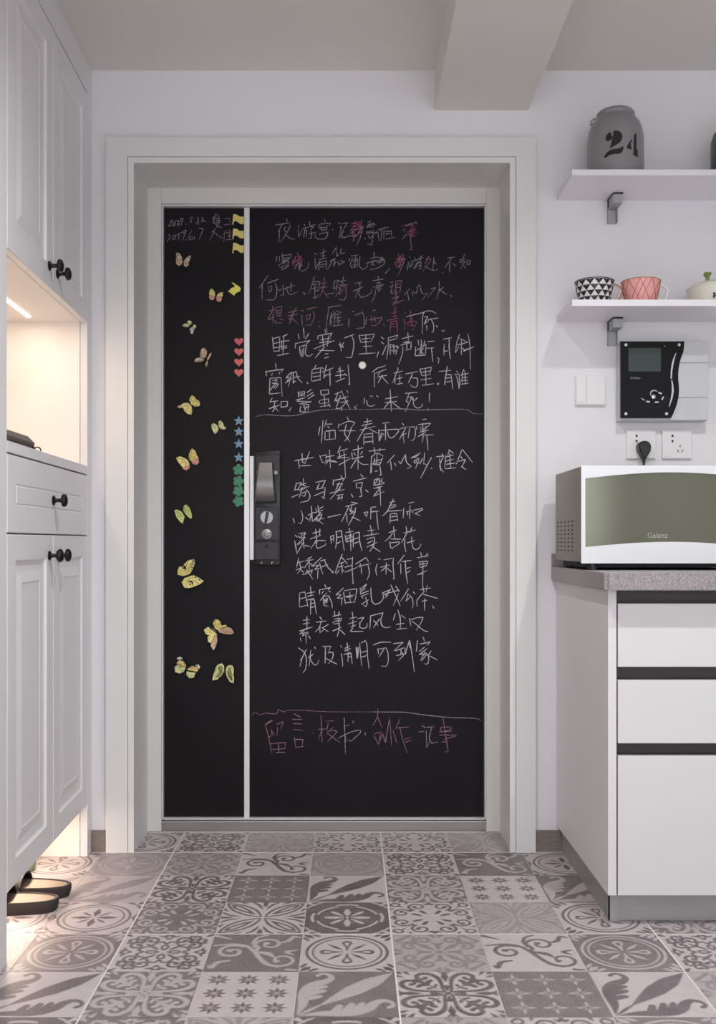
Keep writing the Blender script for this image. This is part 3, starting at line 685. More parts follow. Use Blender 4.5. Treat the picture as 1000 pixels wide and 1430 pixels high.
def smooth_line(p):
    if len(p) < 3:
        a, c = p[0], p[-1]
        return [a + (c - a) * t for t in (0, .25, .5, .75, 1)]
    out = []
    q = [2 * p[0] - p[1]] + p + [2 * p[-1] - p[-2]]
    for i in range(1, len(q) - 2):
        # corners stay corners: only soften shallow bends
        d0 = (q[i] - q[i - 1]); d1 = (q[i + 1] - q[i]); d2 = (q[i + 2] - q[i + 1])
        m1 = (q[i + 1] - q[i - 1]) * 0.5; m2 = (q[i + 2] - q[i]) * 0.5
        if d0.length and d1.length and d0.angle(d1, 0) > 1.2: m1 = d1 * 0.6
        if d1.length and d2.length and d1.angle(d2, 0) > 1.2: m2 = d1 * 0.6
        for t in (0, .25, .5, .75):
            h00 = 2 * t**3 - 3 * t**2 + 1; h10 = t**3 - 2 * t**2 + t; h01 = -2 * t**3 + 3 * t**2; h11 = t**3 - t**2
            out.append(q[i] * h00 + m1 * h10 + q[i + 1] * h01 + m2 * h11)
    out.append(p[-1])
    return out

MATI = {'w': 0, 'g': 1, 'p': 2, 'r': 3}
CW = {'w': 1.08, 'g': 1.0, 'p': 0.98, 'r': 1.05}
lay = 0
for lab, groups in CHALK:
    mb = MB(OD)
    for reg, colr, txt in groups:
        ox, oy, s = OR[reg]
        mb.cur = MATI[colr]
        for st in txt.split(';'):
            v = [float(t) for t in st.split()]
            pts = [Vector((ox + v[i] / s, oy + v[i + 1] / s)) for i in range(0, len(v) - 1, 2)]
            pts = smooth_line([Vector((p.x + random.uniform(-.12, .12), p.y + random.uniform(-.12, .12))) for p in pts])
            n = len(pts); lay += 1
            yy = YD - 0.0003 - 0.0000012 * (lay % 400)
            vs = []; wid = CW[colr] * random.uniform(0.85, 1.15)
            for i, p in enumerate(pts):
                d = pts[min(i + 1, n - 1)] - pts[max(i - 1, 0)]
                if d.length < 1e-6: d = Vector((1, 0))
                d.normalize(); nn = Vector((-d.y, d.x))
                t = i / (n - 1)
                hw = 0.5 * wid * (0.65 + 0.45 * math.sin(math.pi * min(1, t * 0.9 + 0.15))) * random.uniform(0.88, 1.1)
                for sg in (-1, 1):
                    q = p + nn * hw * sg
                    vs.append((wx(q.x, YD), yy, wz(q.y, YD)))
            mb.add(vs, [(2 * i, 2 * i + 1, 2 * i + 3, 2 * i + 2) for i in range(n - 1)])
    mb.build('chalk_writing', ['chalk_w', 'chalk_g', 'chalk_p', 'chalk_r'], door, label='chalk: ' + lab)
# ================================================================ FLOOR with printed tiles
floor = struct(MB().box(XL - 0.1, XR + 0.1, YB, YW + 0.28, -0.05, -0.0012).build('floor', 'grout'))
NG = 104
gx = (np.arange(NG) + 0.5) / NG * 2 - 1
U0, V0 = np.meshgrid(gx, gx)     # V up = away from the camera
PX = 2.0 / NG

def spiral(cx, cy, r, a0, turns, d=1, w0=.045, w1=.03, rend=.15, n=16, blob=.0):
    P = []; W = []
    for i in range(n + 1):
        t = i / n; rr = r * (1 - t * (1 - rend)); a = a0 + d * turns * 2 * math.pi * t
        P.append((cx + rr * math.cos(a), cy + rr * math.sin(a))); W.append(w0 + (w1 - w0) * t)
    if blob: W[-1] = blob
    return (P, W)
def arc(cx, cy, r, a0, a1, w, n=12, ry=None):
    return ([(cx + r * math.cos(a0 + (a1 - a0) * i / n), cy + (ry or r) * math.sin(a0 + (a1 - a0) * i / n)) for i in range(n + 1)], [w] * (n + 1))
def S(pts, ws):
    # smooth and resample a stroke with changing width
    P = [Vector(p) for p in pts]
    if not isinstance(ws, (list, tuple)): ws = [ws] * len(P)
    if len(P) < 3: return ([tuple(p) for p in P], list(ws))
    q = [2 * P[0] - P[1]] + P + [2 * P[-1] - P[-2]]; out = []; W = []
    for i in range(1, len(q) - 2):
        for t in (0, .25, .5, .75):
            out.append(tuple(0.5 * ((2 * q[i]) + (q[i + 1] - q[i - 1]) * t + (2 * q[i - 1] - 5 * q[i] + 4 * q[i + 1] - q[i + 2]) * t**2 + (3 * q[i] - q[i - 1] - 3 * q[i + 1] + q[i + 2]) * t**3)))
            W.append(ws[i - 1] * (1 - t) + ws[i] * t)
    out.append(tuple(P[-1])); W.append(ws[-1])
    return (out, W)
def ras(strokes, U, V):
    best = np.full(U.shape, 9.0)
    for P, W in strokes:
        P = [tuple(p) for p in P]
        if len(P) == 1: P = P * 2; W = list(W) * 2
        for i in range(len(P) - 1):
            ax, ay = P[i]; bx, by = P[i + 1]
            dx, dy = bx - ax, by - ay; l2 = dx * dx + dy * dy + 1e-9
            t = np.clip(((U - ax) * dx + (V - ay) * dy) / l2, 0, 1)
            d = np.hypot(U - ax - t * dx, V - ay - t * dy) - (W[i] + (W[i + 1] - W[i]) * t)
            best = np.minimum(best, d)
    return np.clip(0.5 - best / PX, 0, 1)
def fold4(): return abs(U0), abs(V0)
def fold8():
    a, b2 = abs(U0), abs(V0); return np.maximum(a, b2), np.minimum(a, b2)
def folddiag(): return np.maximum(U0, V0), np.minimum(U0, V0)
MOT = {}
# hearts quatrefoil
U, V = fold8()
MOT['hearts'] = ras([S([(.05, .05), (.2, .09), (.45, .1), (.7, .15), (.88, .3), (.9, .47), (.79, .58), (.66, .55), (.64, .45), (.71, .4)], [.03, .035, .04, .055, .06, .06, .055, .045, .04, .06]),
    S([(.2, .2), (.34, .34), (.46, .46)], [.015, .02, .02]), S([(.47, .47), (.6, .6)], [.06, .075]), S([(.4, .37), (.52, .36), (.58, .3)], [.04, .06, .05]), S([(.3, .24), (.38, .21)], [.035, .04]),
    S([(.12, 0), (.3, 0)], [.02, .07]), S([(.5, 0), (.75, 0), (.97, 0)], [.0, .08, .03]), S([(.9, 0), (.97, .1)], [.04, .02]), ([(0, 0)], [.055]), S([(.97, .8), (.84, .72)], [.05, .01]), S([(.97, .97), (.88, .88)], [.08, .01])], U, V)
# nine stars
A = ((U0 + .93) % .62) - .31; B2 = ((V0 + .93) % .62) - .31
a, b2 = abs(A), abs(B2); U, V = np.maximum(a, b2), np.minimum(a, b2)
inn = (abs(U0) < .93) & (abs(V0) < .93)
MOT['stars'] = ras([S([(.025, 0), (.12, 0), (.26, 0)], [.008, .048, .0]), S([(.04, .04), (.1, .1), (.185, .185)], [.004, .042, .0])], U, V) * inn
MOT['crosses'] = ras([S([(.045, 0), (.15, 0), (.27, 0)], [.006, .035, .0]), S([(.04, .04), (.1, .1)], [.014, .004])], U, V) * inn
# diagonal fleur leaf
U, V = folddiag()
MOT['leaf'] = ras([S([(-.5, -.5), (-.2, -.2), (.15, .15), (.5, .5), (.75, .75), (.95, .95)], [.02, .12, .21, .2, .1, .0]), S([(-.93, -.93), (-.7, -.72), (-.5, -.5)], [.015, .03, .02]),
    S([(-.86, -.93), (-.5, -.86), (-.1, -.84), (.2, -.78), (.42, -.62), (.55, -.42), (.7, -.32), (.86, -.38), (.9, -.52), (.82, -.6)], [.02, .09, .13, .14, .13, .1, .07, .05, .04, .055]),
    S([(-.2, -.72), (-.14, -.55)], [.09, .07]), S([(.02, -.7), (.1, -.48)], [.1, .07]), S([(.22, -.66), (.3, -.44)], [.1, .06]), S([(-.9, -.55), (-.93, -.7), (-.95, -.9)], [.0, .04, .0])], U, V)
# ring with flower
U, V = fold8()
R = np.hypot(U0, V0)
ring = ras([arc(0, 0, .88, 0, math.pi / 4, .034), arc(0, 0, .75, 0, math.pi / 4, .022), S([(.08, 0), (.3, 0), (.48, 0)], [.015, .05, .12]), S([(.1, .1), (.25, .25), (.42, .42)], [.012, .05, .01]),
    S([(.97, .97), (.86, .86), (.76, .76)], [.02, .08, .01]), S([(.97, .78), (.9, .68), (.86, .6)], [.03, .05, .01])], U, V)
ring = ring * (1 - ras([S([(.34, 0), (.46, 0)], [.02, .055])], U, V))
MOT['ring'] = ring
MOT['rosette'] = np.maximum(ras([arc(0, 0, .84, 0, math.pi / 4, .03), arc(0, 0, .7, 0, math.pi / 4, .02), S([(.06, 0), (.3, 0), (.52, 0)], [.01, .09, .03]), S([(.1, .1), (.24, .24), (.34, .38)], [.02, .045, .02]),
    S([(.97, .55), (.93, .72), (.8, .85)], [.0, .05, .0]), S([(.97, .97), (.85, .85)], [.08, .01]), S([(.97, .3), (.97, .1), (.93, .0)], [.0, .03, .04])], U, V), 0)
disk = np.clip(0.5 - (R - .66) / PX, 0, 1)
MOT['medallion'] = 1 - np.maximum(np.clip(disk * 0 + ras([S([(.08, 0), (.3, 0), (.5, 0)], [.01, .085, .05]), S([(.08, .08), (.25, .25), (.36, .36)], [.01, .06, .04]), arc(0, 0, .74, .32, math.pi / 4, .03), arc(0, 0, .84, 0, .3, .035),
    S([(.97, .62), (.9, .74), (.78, .86)], [.02, .03, .02]), S([(.97, .93), (.8, .78)], [.04, .01]), ([(0, 0)], [.04])], U, V), 0, 1), 0)
# scrolls
MOT['scroll'] = ras([spiral(.28, .42, .34, 3.6, 1.15, -1, .045, .035, .25, 20, .09), spiral(-.5, .02, .36, .9, 1.2, 1, .05, .04, .25, 20, .09), S([(-.02, .02), (.05, .22), (-.08, .5), (.0, .8), (.2, .93)], [.06, .05, .045, .04, .03]),
    S([(-.02, .02), (-.2, .3), (-.5, .42), (-.93, .35)], [.05, .05, .045, .03]), S([(.0, .02), (.12, -.3), (.3, -.62), (.55, -.78)], [.06, .055, .06, .03]), spiral(.6, -.42, .34, 3.9, .95, 1, .045, .035, .35, 18, .08), S([(.05, 0), (.3, -.1), (.45, -.3)], [.05, .08, .02]),
    S([(.5, .5), (.7, .62), (.8, .85), (.95, .8)], [.03, .06, .05, .03]), S([(-.5, -.45), (-.75, -.55), (-.85, -.8), (-.93, -.7)], [.03, .06, .06, .02]), S([(-.95, .9), (-.6, .7)], [.06, .02]), S([(.75, -.9), (.95, -.93)], [.05, .03]),
    S([(.9, .1), (.7, .0), (.85, -.15)], [.02, .06, .02])], U0, V0)
# lace
U, V = fold8()
MOT['lace'] = ras([spiral(.62, .34, .2, 2.0, 1.0, -1, .04, .035, .3, 14, .075), spiral(.8, .62, .15, 5.2, .95, -1, .035, .03, .35, 12, .06), S([(.42, 0), (.55, .1), (.48, .24), (.3, .3)], [.03, .035, .035, .03]), S([(.12, 0), (.2, .06), (.32, .06), (.36, .0)], [.04, .03, .03, .03]),
    S([(.14, .14), (.3, .3), (.42, .42)], [.03, .045, .03]), S([(.9, .05), (.84, .12), (.88, .22)], [.05, .04, .02]), S([(.7, .0), (.78, .06)], [.03, .03]), S([(.95, .95), (.82, .82)], [.07, .0]), S([(.55, .5), (.66, .6)], [.04, .02])], U, V)
# curls
MOT['curls'] = ras([spiral(.7, .3, .24, 2.7, 1.15, -1, .035, .03, .3, 16, .075), S([(.49, .42), (.46, .52), (.56, .62), (.72, .72)], [.035, .04, .035, .03]), S([(.42, .22), (.3, .16), (.2, .08)], [.05, .05, .0]), spiral(.86, .84, .13, 3.4, .8, 1, .03, .03, .4, 10, .05), S([(.94, .0), (.85, .06), (.9, .12)], [.05, .035, .03]), S([(.97, .55), (.88, .58)], [.04, .02])], U, V)
# diagonal loops
MOT['loops'] = ras([S([(.05, .05), (.25, .1), (.5, .22), (.74, .45), (.88, .72), (.93, .93)], [.02, .03, .035, .035, .035, .03]), S([(.22, .22), (.45, .42), (.68, .66), (.82, .82)], [.02, .075, .1, .02]), S([(.97, .3), (.85, .18), (.68, .1), (.5, .04)], [.03, .04, .035, .0]), S([(.97, .0), (.8, .0), (.68, 0)], [.07, .05, .0]), S([(.97, .55), (.9, .42)], [.04, .02])], U, V)
MOT['loops'] = MOT['loops'] * (1 - ras([S([(.4, .38), (.62, .6), (.72, .7)], [.01, .035, .01])], U, V))
# worn damask
MOT['damask'] = 0.30 + 0.35 * ras([spiral(.62, .3, .2, 2.2, 1.0, -1, .05, .03, .3, 14, .06), S([(.1, .1), (.3, .3), (.5, .5)], [.02, .08, .02]), S([(.2, 0), (.4, .02), (.5, .14)], [.05, .06, .02]), S([(.9, .6), (.75, .75)], [.06, .04]), S([(.95, .1), (.8, .05)], [.08, .02]), S([(.6, .55), (.85, .5)], [.03, .03]), ([(0, 0)], [.09])], U, V)

def tile_mesh(name, fld):
    s = 0.2; h = s / 2 - 0.00035
    co = np.linspace(-h, h, NG + 1)
    X, Y = np.meshgrid(co, co)
    n1 = (NG + 1) ** 2
    verts = np.zeros((n1, 3)); verts[:, 0] = X.ravel(); verts[:, 1] = Y.ravel()
    idx = np.arange(n1).reshape(NG + 1, NG + 1)
    q = np.stack([idx[:-1, :-1], idx[:-1, 1:], idx[1:, 1:], idx[1:, :-1]], -1).reshape(-1, 4)
    # skirt
    ring_i = list(idx[0, :]) + list(idx[1:, -1]) + list(idx[-1, :-1][::-1]) + list(idx[1:-1, 0][::-1])
    corners = [int(idx[0, 0]), int(idx[0, -1]), int(idx[-1, -1]), int(idx[-1, 0])]
    base = n1
    verts = np.vstack([verts, [[-h, -h, -.0012], [h, -h, -.0012], [h, h, -.0012], [-h, h, -.0012]]])
    faces = [tuple(map(int, f)) for f in q]
    sides = [list(idx[0, :]), list(idx[:, -1]), list(idx[-1, ::-1]), list(idx[::-1, 0])]
    for k, sd in enumerate(sides):
        faces.append(tuple([int(i) for i in reversed(sd)] + [base + k, base + (k + 1) % 4]))
    me = bpy.data.meshes.new('tile_' + name)
    me.from_pydata([tuple(v) for v in verts], [], faces)
    at = me.attributes.new('print', 'FLOAT', 'POINT')
    # vertex values = average of neighbouring cells
    p = np.pad(fld, 1, mode='edge')
    vv = (p[:-1, :-1] + p[1:, :-1] + p[:-1, 1:] + p[1:, 1:]) / 4
    at.data.foreach_set('value', np.concatenate([vv.ravel(), [0.4] * 4]).astype(np.float32))
    me.materials.append(M['tile'])
    return me
TM = {}
def get_tile(code):
    """code: motif, optional '-' for light print on dark, optional '~' for worn"""
    if code not in TM:
        k = code.strip('-~'); f = MOT[k]
        if k != 'damask':
            f = 0.02 + 0.93 * f if '-' not in code else 0.82 - 0.66 * f
            if '~' in code: f = 0.34 + 0.42 * (f - 0.34)
        TM[code] = tile_mesh(k, f)
    return TM[code]
# rows counted from the door towards the camera, columns from x = -1.105
ROWS = [
 ['leaf','ring~','ring','lace','hearts-~','curls','curls','loops~','ring','stars','leaf','lace','hearts'],
 ['scroll','ring','rosette-~','damask','scroll','ring-~','lace','scroll-','rosette','curls-','ring','loops','stars-'],
 ['rosette','leaf~','leaf~','hearts','crosses-','leaf','hearts-','stars','leaf-','scroll','medallion','ring-','lace'],
 ['curls','rosette','rosette','curls-','loops','medallion','curls','loops-~','ring','hearts-','lace','stars','ring'],
 ['leaf-','ring-~','ring-','lace','scroll-','ring','damask','scroll','ring-','lace','curls','leaf','hearts-'],
 ['stars','leaf','leaf','hearts-','stars','leaf-','hearts','crosses-','leaf','damask','scroll-','ring','loops'],
 ['ring','scroll','medallion','lace-','loops~','medallion','damask','curls','ring-','hearts','stars','leaf-','curls'],
 ['hearts','ring-','stars','leaf','curls','hearts','scroll','lace','medallion','leaf','ring','lace','scroll'],
 ['lace','leaf','scroll-','ring','hearts-','stars-','leaf','ring','loops','curls','hearts','damask','leaf'],
]
ROT = {'leaf': 0, 'scroll': 0}
for r, row in enumerate(ROWS):
    for c, code in enumerate(row):
        x = -1.105 + 0.1 + 0.2 * c; y = 3.083 - 0.1 - 0.2 * r
        # real joints every third print: shift neighbours apart by a hair
        gxo = {0: -0.0006, 1: 0, 2: 0.0006}[(c + 0) % 3] * -1
        gyo = {0: 0.0, 1: -0.0006, 2: 0}[r % 3]
        o = bpy.data.objects.new('tile', get_tile(code)); COL.objects.link(o)
        o.location = (x, y, 0); o.parent = floor
        o.scale = (0.997, 0.997, 1)
# bright joint lines between the 600 mm tiles
mb = MB()
for k in range(-1, 4):
    x = -0.505 + 0.6 * k
    if x < XR: mb.box(x - 0.0018, x + 0.0018, 1.2, 3.09, -0.001, 0.00025)
for y in (2.883, 2.283, 1.683):
    mb.box(XL, 1.5, y - 0.0016, y + 0.0016, -0.001, 0.00024)
mb.build('grout_line', 'grout', floor)

# ================================================================ LEFT TALL CABINET
CA = math.atan(0.0256)
cab = empty('shoe_cabinet', (-0.742, 2.847, 0), 'tall white panelled cabinet along the left wall with an open lit niche', 'cabinet', rz=CA)
NEAR = -0.722
mb = MB()
TOP = 2.158
mb.box(-.36, -.022, 0.002, 0.020, 0, TOP)          # far side panel
mb.box(-.36, -.022, NEAR - 0.018, NEAR, 0, TOP)    # near side panel
mb.box(-.36, -.350, NEAR, 0.002, 0.15, TOP)        # back
for z0, z1 in ((0.150, 0.168), (0.900, 0.916), (1.087, 1.107), (1.514, 1.532), (TOP - 0.05, TOP - 0.03)):
    mb.box(-.352, -.022, NEAR, 0.002, z0, z1)
mb.build('carcass', 'cab_in', cab)
MB().box(-.020, 0, 0, 0.0525, 0, CEIL - 0.001, 0.001).build('filler_post', 'cab', cab)
MB().box(-.020, 0, NEAR - 0.06, NEAR - 0.002, 0, CEIL - 0.001, 0.001).build('filler_post', 'cab', cab)
MB().box(-.020, 0, NEAR - 0.001, -0.001, TOP + 0.005, CEIL - 0.001, 0.001).build('top_filler', 'cab', cab)
MB().box(-.030, 0, NEAR, -0.001, 1.0815, 1.1055, 0.0015).build('niche_rail', 'cab', cab)
def panel_door(y0, y1, z0, z1, rings, name, parent=cab):
    """y1 > y0; rings = [(inset, depth)]"""
    mb = MB(); vs = []; fs = []
    lv = [(0.0, -0.018)] + [(0.0, -0.0015), (0.0015, 0.0)] + rings
    for ins, d in lv:
        vs += [(d, y0 + ins, z0 + ins), (d, y1 - ins, z0 + ins), (d, y1 - ins, z1 - ins), (d, y0 + ins, z1 - ins)]
    fs.append((0, 1, 2, 3))
    for i in range(len(lv) - 1):
        for k in range(4):
            fs.append((4 * i + k, 4 * i + (k + 1) % 4, 4 * i + 4 + (k + 1) % 4, 4 * i + 4 + k))
    n = 4 * (len(lv) - 1); fs.append((n, n + 1, n + 2, n + 3))
    mb.add(vs, fs)
    return mb.build(name, 'cab', parent)
RAISED = [(0.056, 0), (0.060, -0.005), (0.064, -0.0065), (0.082, -0.0065), (0.088, -0.005), (0.106, -0.0015), (0.110, -0.003), (0.113, -0.0032)]
def knob(y, z, parent):
    mb = MB()
    mb.lathe([(0.0115, 0.0), (0.0115, 0.003), (0.007, 0.005), (0.0048, 0.009), (0.0048, 0.018), (0.009, 0.021), (0.0155, 0.0235), (0.0165, 0.027), (0.0150, 0.0315), (0.009, 0.0345), (0, 0.0355)], (0, y, z), 'x', 20)
    return mb.build('knob', 'black_knob', parent, True, label='small black mushroom knob')
MIDY = -0.361
for (ya, yb) in ((MIDY + 0.0015, -0.0015), (NEAR + 0.0015, MIDY - 0.0015)):
    far = ya > MIDY
    d = panel_door(ya, yb, 1.512, TOP, RAISED, 'upper_door')
    knob(MIDY + (0.037 if far else -0.037), 1.563, d)
    d = panel_door(ya, yb, 0.147, 0.9065, RAISED, 'lower_door')
    knob(MIDY + (0.037 if far else -0.037), 0.857, d)
dr = panel_door(NEAR + 0.0015, -0.0015, 0.910, 1.0775, [(0.060, 0), (0.0615, -0.002), (0.0645, -0.002), (0.066, 0)], 'drawer')
knob(MIDY, 0.993, dr)
def warm_area(loc, sx, sy, watts, parent, rot=(0, 0, 0)):
    l = bpy.data.lights.new('led_light', 'AREA'); l.shape = 'RECTANGLE'; l.size = sx; l.size_y = sy; l.energy = watts; l.color = (1.0, 0.80, 0.62)
    o = bpy.data.objects.new('led_light', l); COL.objects.link(o); o.parent = parent; o.location = loc; o.rotation_euler = rot
    return o
# niche LED strip, recessed in the niche ceiling; and one under the cabinet
MB().box(-.152, -.142, NEAR + 0.04, -0.06, 1.5115, 1.5145).build('led_strip', 'led_glow', cab)
warm_area((-.147, -.39, 1.510), 0.012, 0.6, NICHE_W, cab)
MB().box(-.11, -.10, NEAR + 0.04, -0.04, 0.1475, 0.1505).build('led_strip', 'led_glow', cab)
warm_area((-.105, -.38, 0.1465), 0.012, 0.62, UNDER_W, cab)

# slippers under the cabinet
def slipper(name, label, x_tip, y_mid, ln, wd, rot, sole, bed, strap, group=None):
    """heel end points to +x, toe and strap to -x"""
    root = empty(name, (x_tip, y_mid, 0), label, 'slipper', group, rz=rot)
    out = []
    N = 28
    for k in range(N):
        a = 2 * math.pi * k / N
        cx = -ln / 2 + ln / 2 * math.copysign(abs(math.cos(a)) ** 0.8, math.cos(a))
        t = -cx / ln
        hw = wd / 2 * (0.84 + 0.16 * t)
        cy = hw * math.copysign(abs(math.sin(a)) ** 0.75, math.sin(a))
        out.append((cx, cy))
    def ringpts(s, z):
        return [(-ln / 2 + (p[0] + ln / 2) * s, p[1] * s, z) for p in out]
    mb = MB(); lv = [(0.94, 0), (0.97, 0.004), (1.0, 0.016), (1.0, 0.028), (0.985, 0.031), (0.94, 0.031), (0.92, 0.028)]
    vs = []; fs = []
    for s_, z in lv: vs += ringpts(s_, z)
    for i in range(len(lv) - 1):
        for k in range(N): fs.append((i * N + k, i * N + (k + 1) % N, (i + 1) * N + (k + 1) % N, (i + 1) * N + k))
    fs.append(tuple(range(N)))
    mb.add(vs, fs); mb.build('sole', sole, root, True)
    mb = MB(); mb.add(ringpts(0.925, 0.0282) + ringpts(0.5, 0.0265), [(k, (k + 1) % N, N + (k + 1) % N, N + k) for k in range(N)] + [tuple(range(N, 2 * N))])
    mb.build('footbed', bed, root, True)
    mb = MB(); vs = []; fs = []
    xs = [-ln * 0.44, -ln * 0.55, -ln * 0.68, -ln * 0.8]; K = 10
    for th in (0, 0.004):
        for x in xs:
            hh = 0.052 - 0.01 * abs((x / -ln) - 0.55) / 0.25
            for k in range(K + 1):
                a = math.pi * k / K
                vs.append((x, (wd / 2 + 0.001 - th) * math.cos(a), 0.012 + (hh - th) * math.sin(a) ** 0.8))
    nx = len(xs); st = nx * (K + 1)
    for s0 in (0, st):
        for i in range(nx - 1):
            for k in range(K): fs.append((s0 + i * (K + 1) + k, s0 + i * (K + 1) + k + 1, s0 + (i + 1) * (K + 1) + k + 1, s0 + (i + 1) * (K + 1) + k))
    for i in (0, nx - 1):
        for k in range(K): fs.append((i * (K + 1) + k, i * (K + 1) + k + 1, st + i * (K + 1) + k + 1, st + i * (K + 1) + k))
    mb.add(vs, fs); mb.build('strap', strap, root, True)
    return root
slipper('slipper', 'black slipper with a beige footbed, nearer of the two under the cabinet', -0.703, 2.432, 0.26, 0.088, 0.02, 'slip_sole', 'slip_bed', 'slip_strap')
slipper('slipper', 'black slipper with its strap in view, farther one of the pair under the cabinet', -0.700, 2.528, 0.26, 0.088, -0.05, 'slip_sole', 'slip_bed', 'slip_strap')
slipper('slipper', 'pale green slipper mostly hidden far under the cabinet', -0.852, 2.735, 0.24, 0.085, 0.3, 'slip_green', 'slip_green', 'slip_green')

# dark pouch with a key ring in the niche
pz = 1.1072
pouch = empty('leather_pouch', (-0.86, 2.42, pz), 'flat dark leather pouch lying on the lit niche shelf', 'pouch')
mb = MB((-0.86, 2.42, pz))
mb.prism([(-0.955, pz), (-0.800, pz), (-0.788, pz + 0.010), (-0.794, pz + 0.028), (-0.812, pz + 0.044), (-0.94, pz + 0.044), (-0.955, pz + 0.02)], 'y', 2.30, 2.53)
mb.build('body', 'pouch', pouch)
mb = MB((-0.86, 2.42, pz)); mb.prism([(-0.90, pz + 0.043), (-0.808, pz + 0.043), (-0.792, pz + 0.024), (-0.788, pz + 0.030), (-0.806, pz + 0.048), (-0.90, pz + 0.048)], 'y', 2.32, 2.52)
mb.build('flap', 'pouch', pouch)
mb = MB((-0.86, 2.42, pz))
mb.tube([(-0.776 + 0.0085 * math.cos(a), 2.50, pz + 0.0105 + 0.0085 * math.sin(a)) for a in [2 * math.pi * k / 16 for k in range(17)]], 0.0018, 6)
mb.tube([(-0.797, 2.50, pz + 0.018), (-0.784, 2.50, pz + 0.017)], 0.003, 6)
mb.build('ring_pull', 'black_knob', pouch, True)

# ================================================================ KITCHEN BASE CABINET, WORKTOP
BX, BY = 0.597, 2.32
bc = empty('base_cabinet', (BX, YW, 0), 'white handleless kitchen base cabinet with dark grip channels under the grey worktop', 'cabinet')
OB = (BX, YW, 0)
MB(OB).box(BX, BX + 0.0195, BY, YW - 0.002, 0.0745, 0.779, 0.0008).build('side_panel', 'kside', bc)
X0, X1 = 0.620, 1.22
mb = MB(OB)
mb.box(BX + 0.021, X1, BY + 0.055, YW - 0.01, 0.076, 0.779)
mb.build('carcass', 'kitchen', bc)
MB(OB).box(X1 + 0.001, X1 + 0.02, BY, YW - 0.002, 0.0745, 0.779).build('side_panel', 'kside', bc)
for (z0, z1, nm) in ((0.602, 0.748, 'drawer'), (0.4255, 0.571, 'drawer'), (0.0745, 0.396, 'door')):
    MB(OB).box(X0, X1, BY, BY + 0.020, z0, z1, 0.001).build(nm, 'kitchen', bc)
for (z0, z1) in ((0.748, 0.779), (0.571, 0.602), (0.396, 0.4255)):
    mb = MB(OB)
    mb.prism([(BY + 0.004, z1 - 0.0005), (BY + 0.004, z1 - 0.003), (BY + 0.022, z1 - 0.004), (BY + 0.024, z0 - 0.01), (BY + 0.021, z0 - 0.02), (BY + 0.05, z0 - 0.02), (BY + 0.05, z1 - 0.0005)], 'x', X0 + 0.0005, X1 - 0.0005)
    mb.build('grip_channel', 'channel', bc)
mb = MB(OB)
mb.box(0.632, X1, 2.362, 2.374, 0.001, 0.0735); mb.box(0.611, 0.6315, 2.356, 2.374, 0.0, 0.0735, 0.001); mb.box(0.611, 0.616, 2.36, YW - 0.01, 0.0, 0.0735)
mb.build('toe_kick', 'kick', bc)

wt = empty('worktop', (0.58, YW, 0.78), 'speckled grey stone worktop on the white base cabinet', 'worktop')
OW = (0.58, YW, 0.78)
mb = MB(OW)
bm = bmesh.new(); bmesh.ops.create_cube(bm, size=1)
for v in bm.verts: v.co = Vector((0.9155 + v.co.x * 0.671, 2.589 + v.co.y * 0.618, 0.80 + v.co.z * 0.04))
ed = [e for e in bm.edges if abs(e.verts[0].co.z - e.verts[1].co.z) > 0.01]
bmesh.ops.bevel(bm, geom=ed, offset=0.008, segments=3, affect='EDGES')
ed = [e for e in bm.edges if e.calc_face_angle(0) > 1.0]
bmesh.ops.bevel(bm, geom=ed, offset=0.002, segments=2, affect='EDGES')
mb.frombm(bm); mb.build('slab', 'quartz', wt)
MB(OW).box(0.581, 1.25, YW - 0.014, YW - 0.002, 0.8205, 0.857, 0.002).build('upstand', 'quartz', wt)

# ================================================================ MICROWAVE
MX0, MX1, MY0, MY1, MZ0, MZ1 = 0.577, 1.022, 2.50, 2.82, 0.8370, 1.0805
mw = empty('microwave', (MX0, MY1, 0.82), 'silver white microwave oven with a dark mirrored window on the grey worktop', 'microwave')
OM = (MX0, MY1, 0.82)
mb = MB(OM); mb.box(MX0 + 0.001, MX1 - 0.001, MY0 + 0.012, MY1, MZ0 + 0.003, MZ1 - 0.001, 0.003); mb.build('casing', 'mw_side', mw)
mb = MB(OM)
mb.box(MX0 + 0.001, MX1 - 0.001, MY0 + 0.006, MY0 + 0.0118, MZ0 + 0.003, MZ1 - 0.002); mb.box(MX0 + 0.02, MX1 - 0.02, MY0 + 0.02, MY1 - 0.02, 0.8265, MZ0 + 0.004)  # dark strip in the gap behind the door, dark block below the casing
mb.build('dark_filler', 'dark_slot', mw)
# door: front frame with an arched window
def mx(px): return wx(px, MY0)
def mz(py): return wz(py, MY0)
xl, xr = mx(817.5), MX1 - (mx(817.5) - MX0)
NA = 20
tops = []; bots = []
for i in range(NA + 1):
    t = i / NA; x = xl + (xr - xl) * t
    tops.append((x, mz(668.0) + 0.0150 * math.sin(math.pi * t) ** 1.0)); bots.append((x, mz(764.0) + 0.0130 * math.sin(math.pi * t)))
mb = MB(OM)
vs = []; fs = []
n = NA + 1
def row(pts, y): return [(x, y, z) for x, z in pts]
outer_t = [(MX0 + (MX1 - MX0) * i / NA, MZ1) for i in range(n)]; outer_b = [(MX0 + (MX1 - MX0) * i / NA, MZ0) for i in range(n)]
yF, yB, yG = MY0, MY0 + 0.006, MY0 + 0.003
for pts in (row(outer_t, yF), row(tops, yF), row(tops, yG), row(bots, yG), row(bots, yF), row(outer_b, yF), row(outer_b, yB), row(outer_t, yB)): vs += pts
for a in (0, 1, 3, 4, 5, 7):
    b_ = (a + 1) % 8
    for i in range(NA): fs.append((a * n + i, a * n + i + 1, b_ * n + i + 1, b_ * n + i))
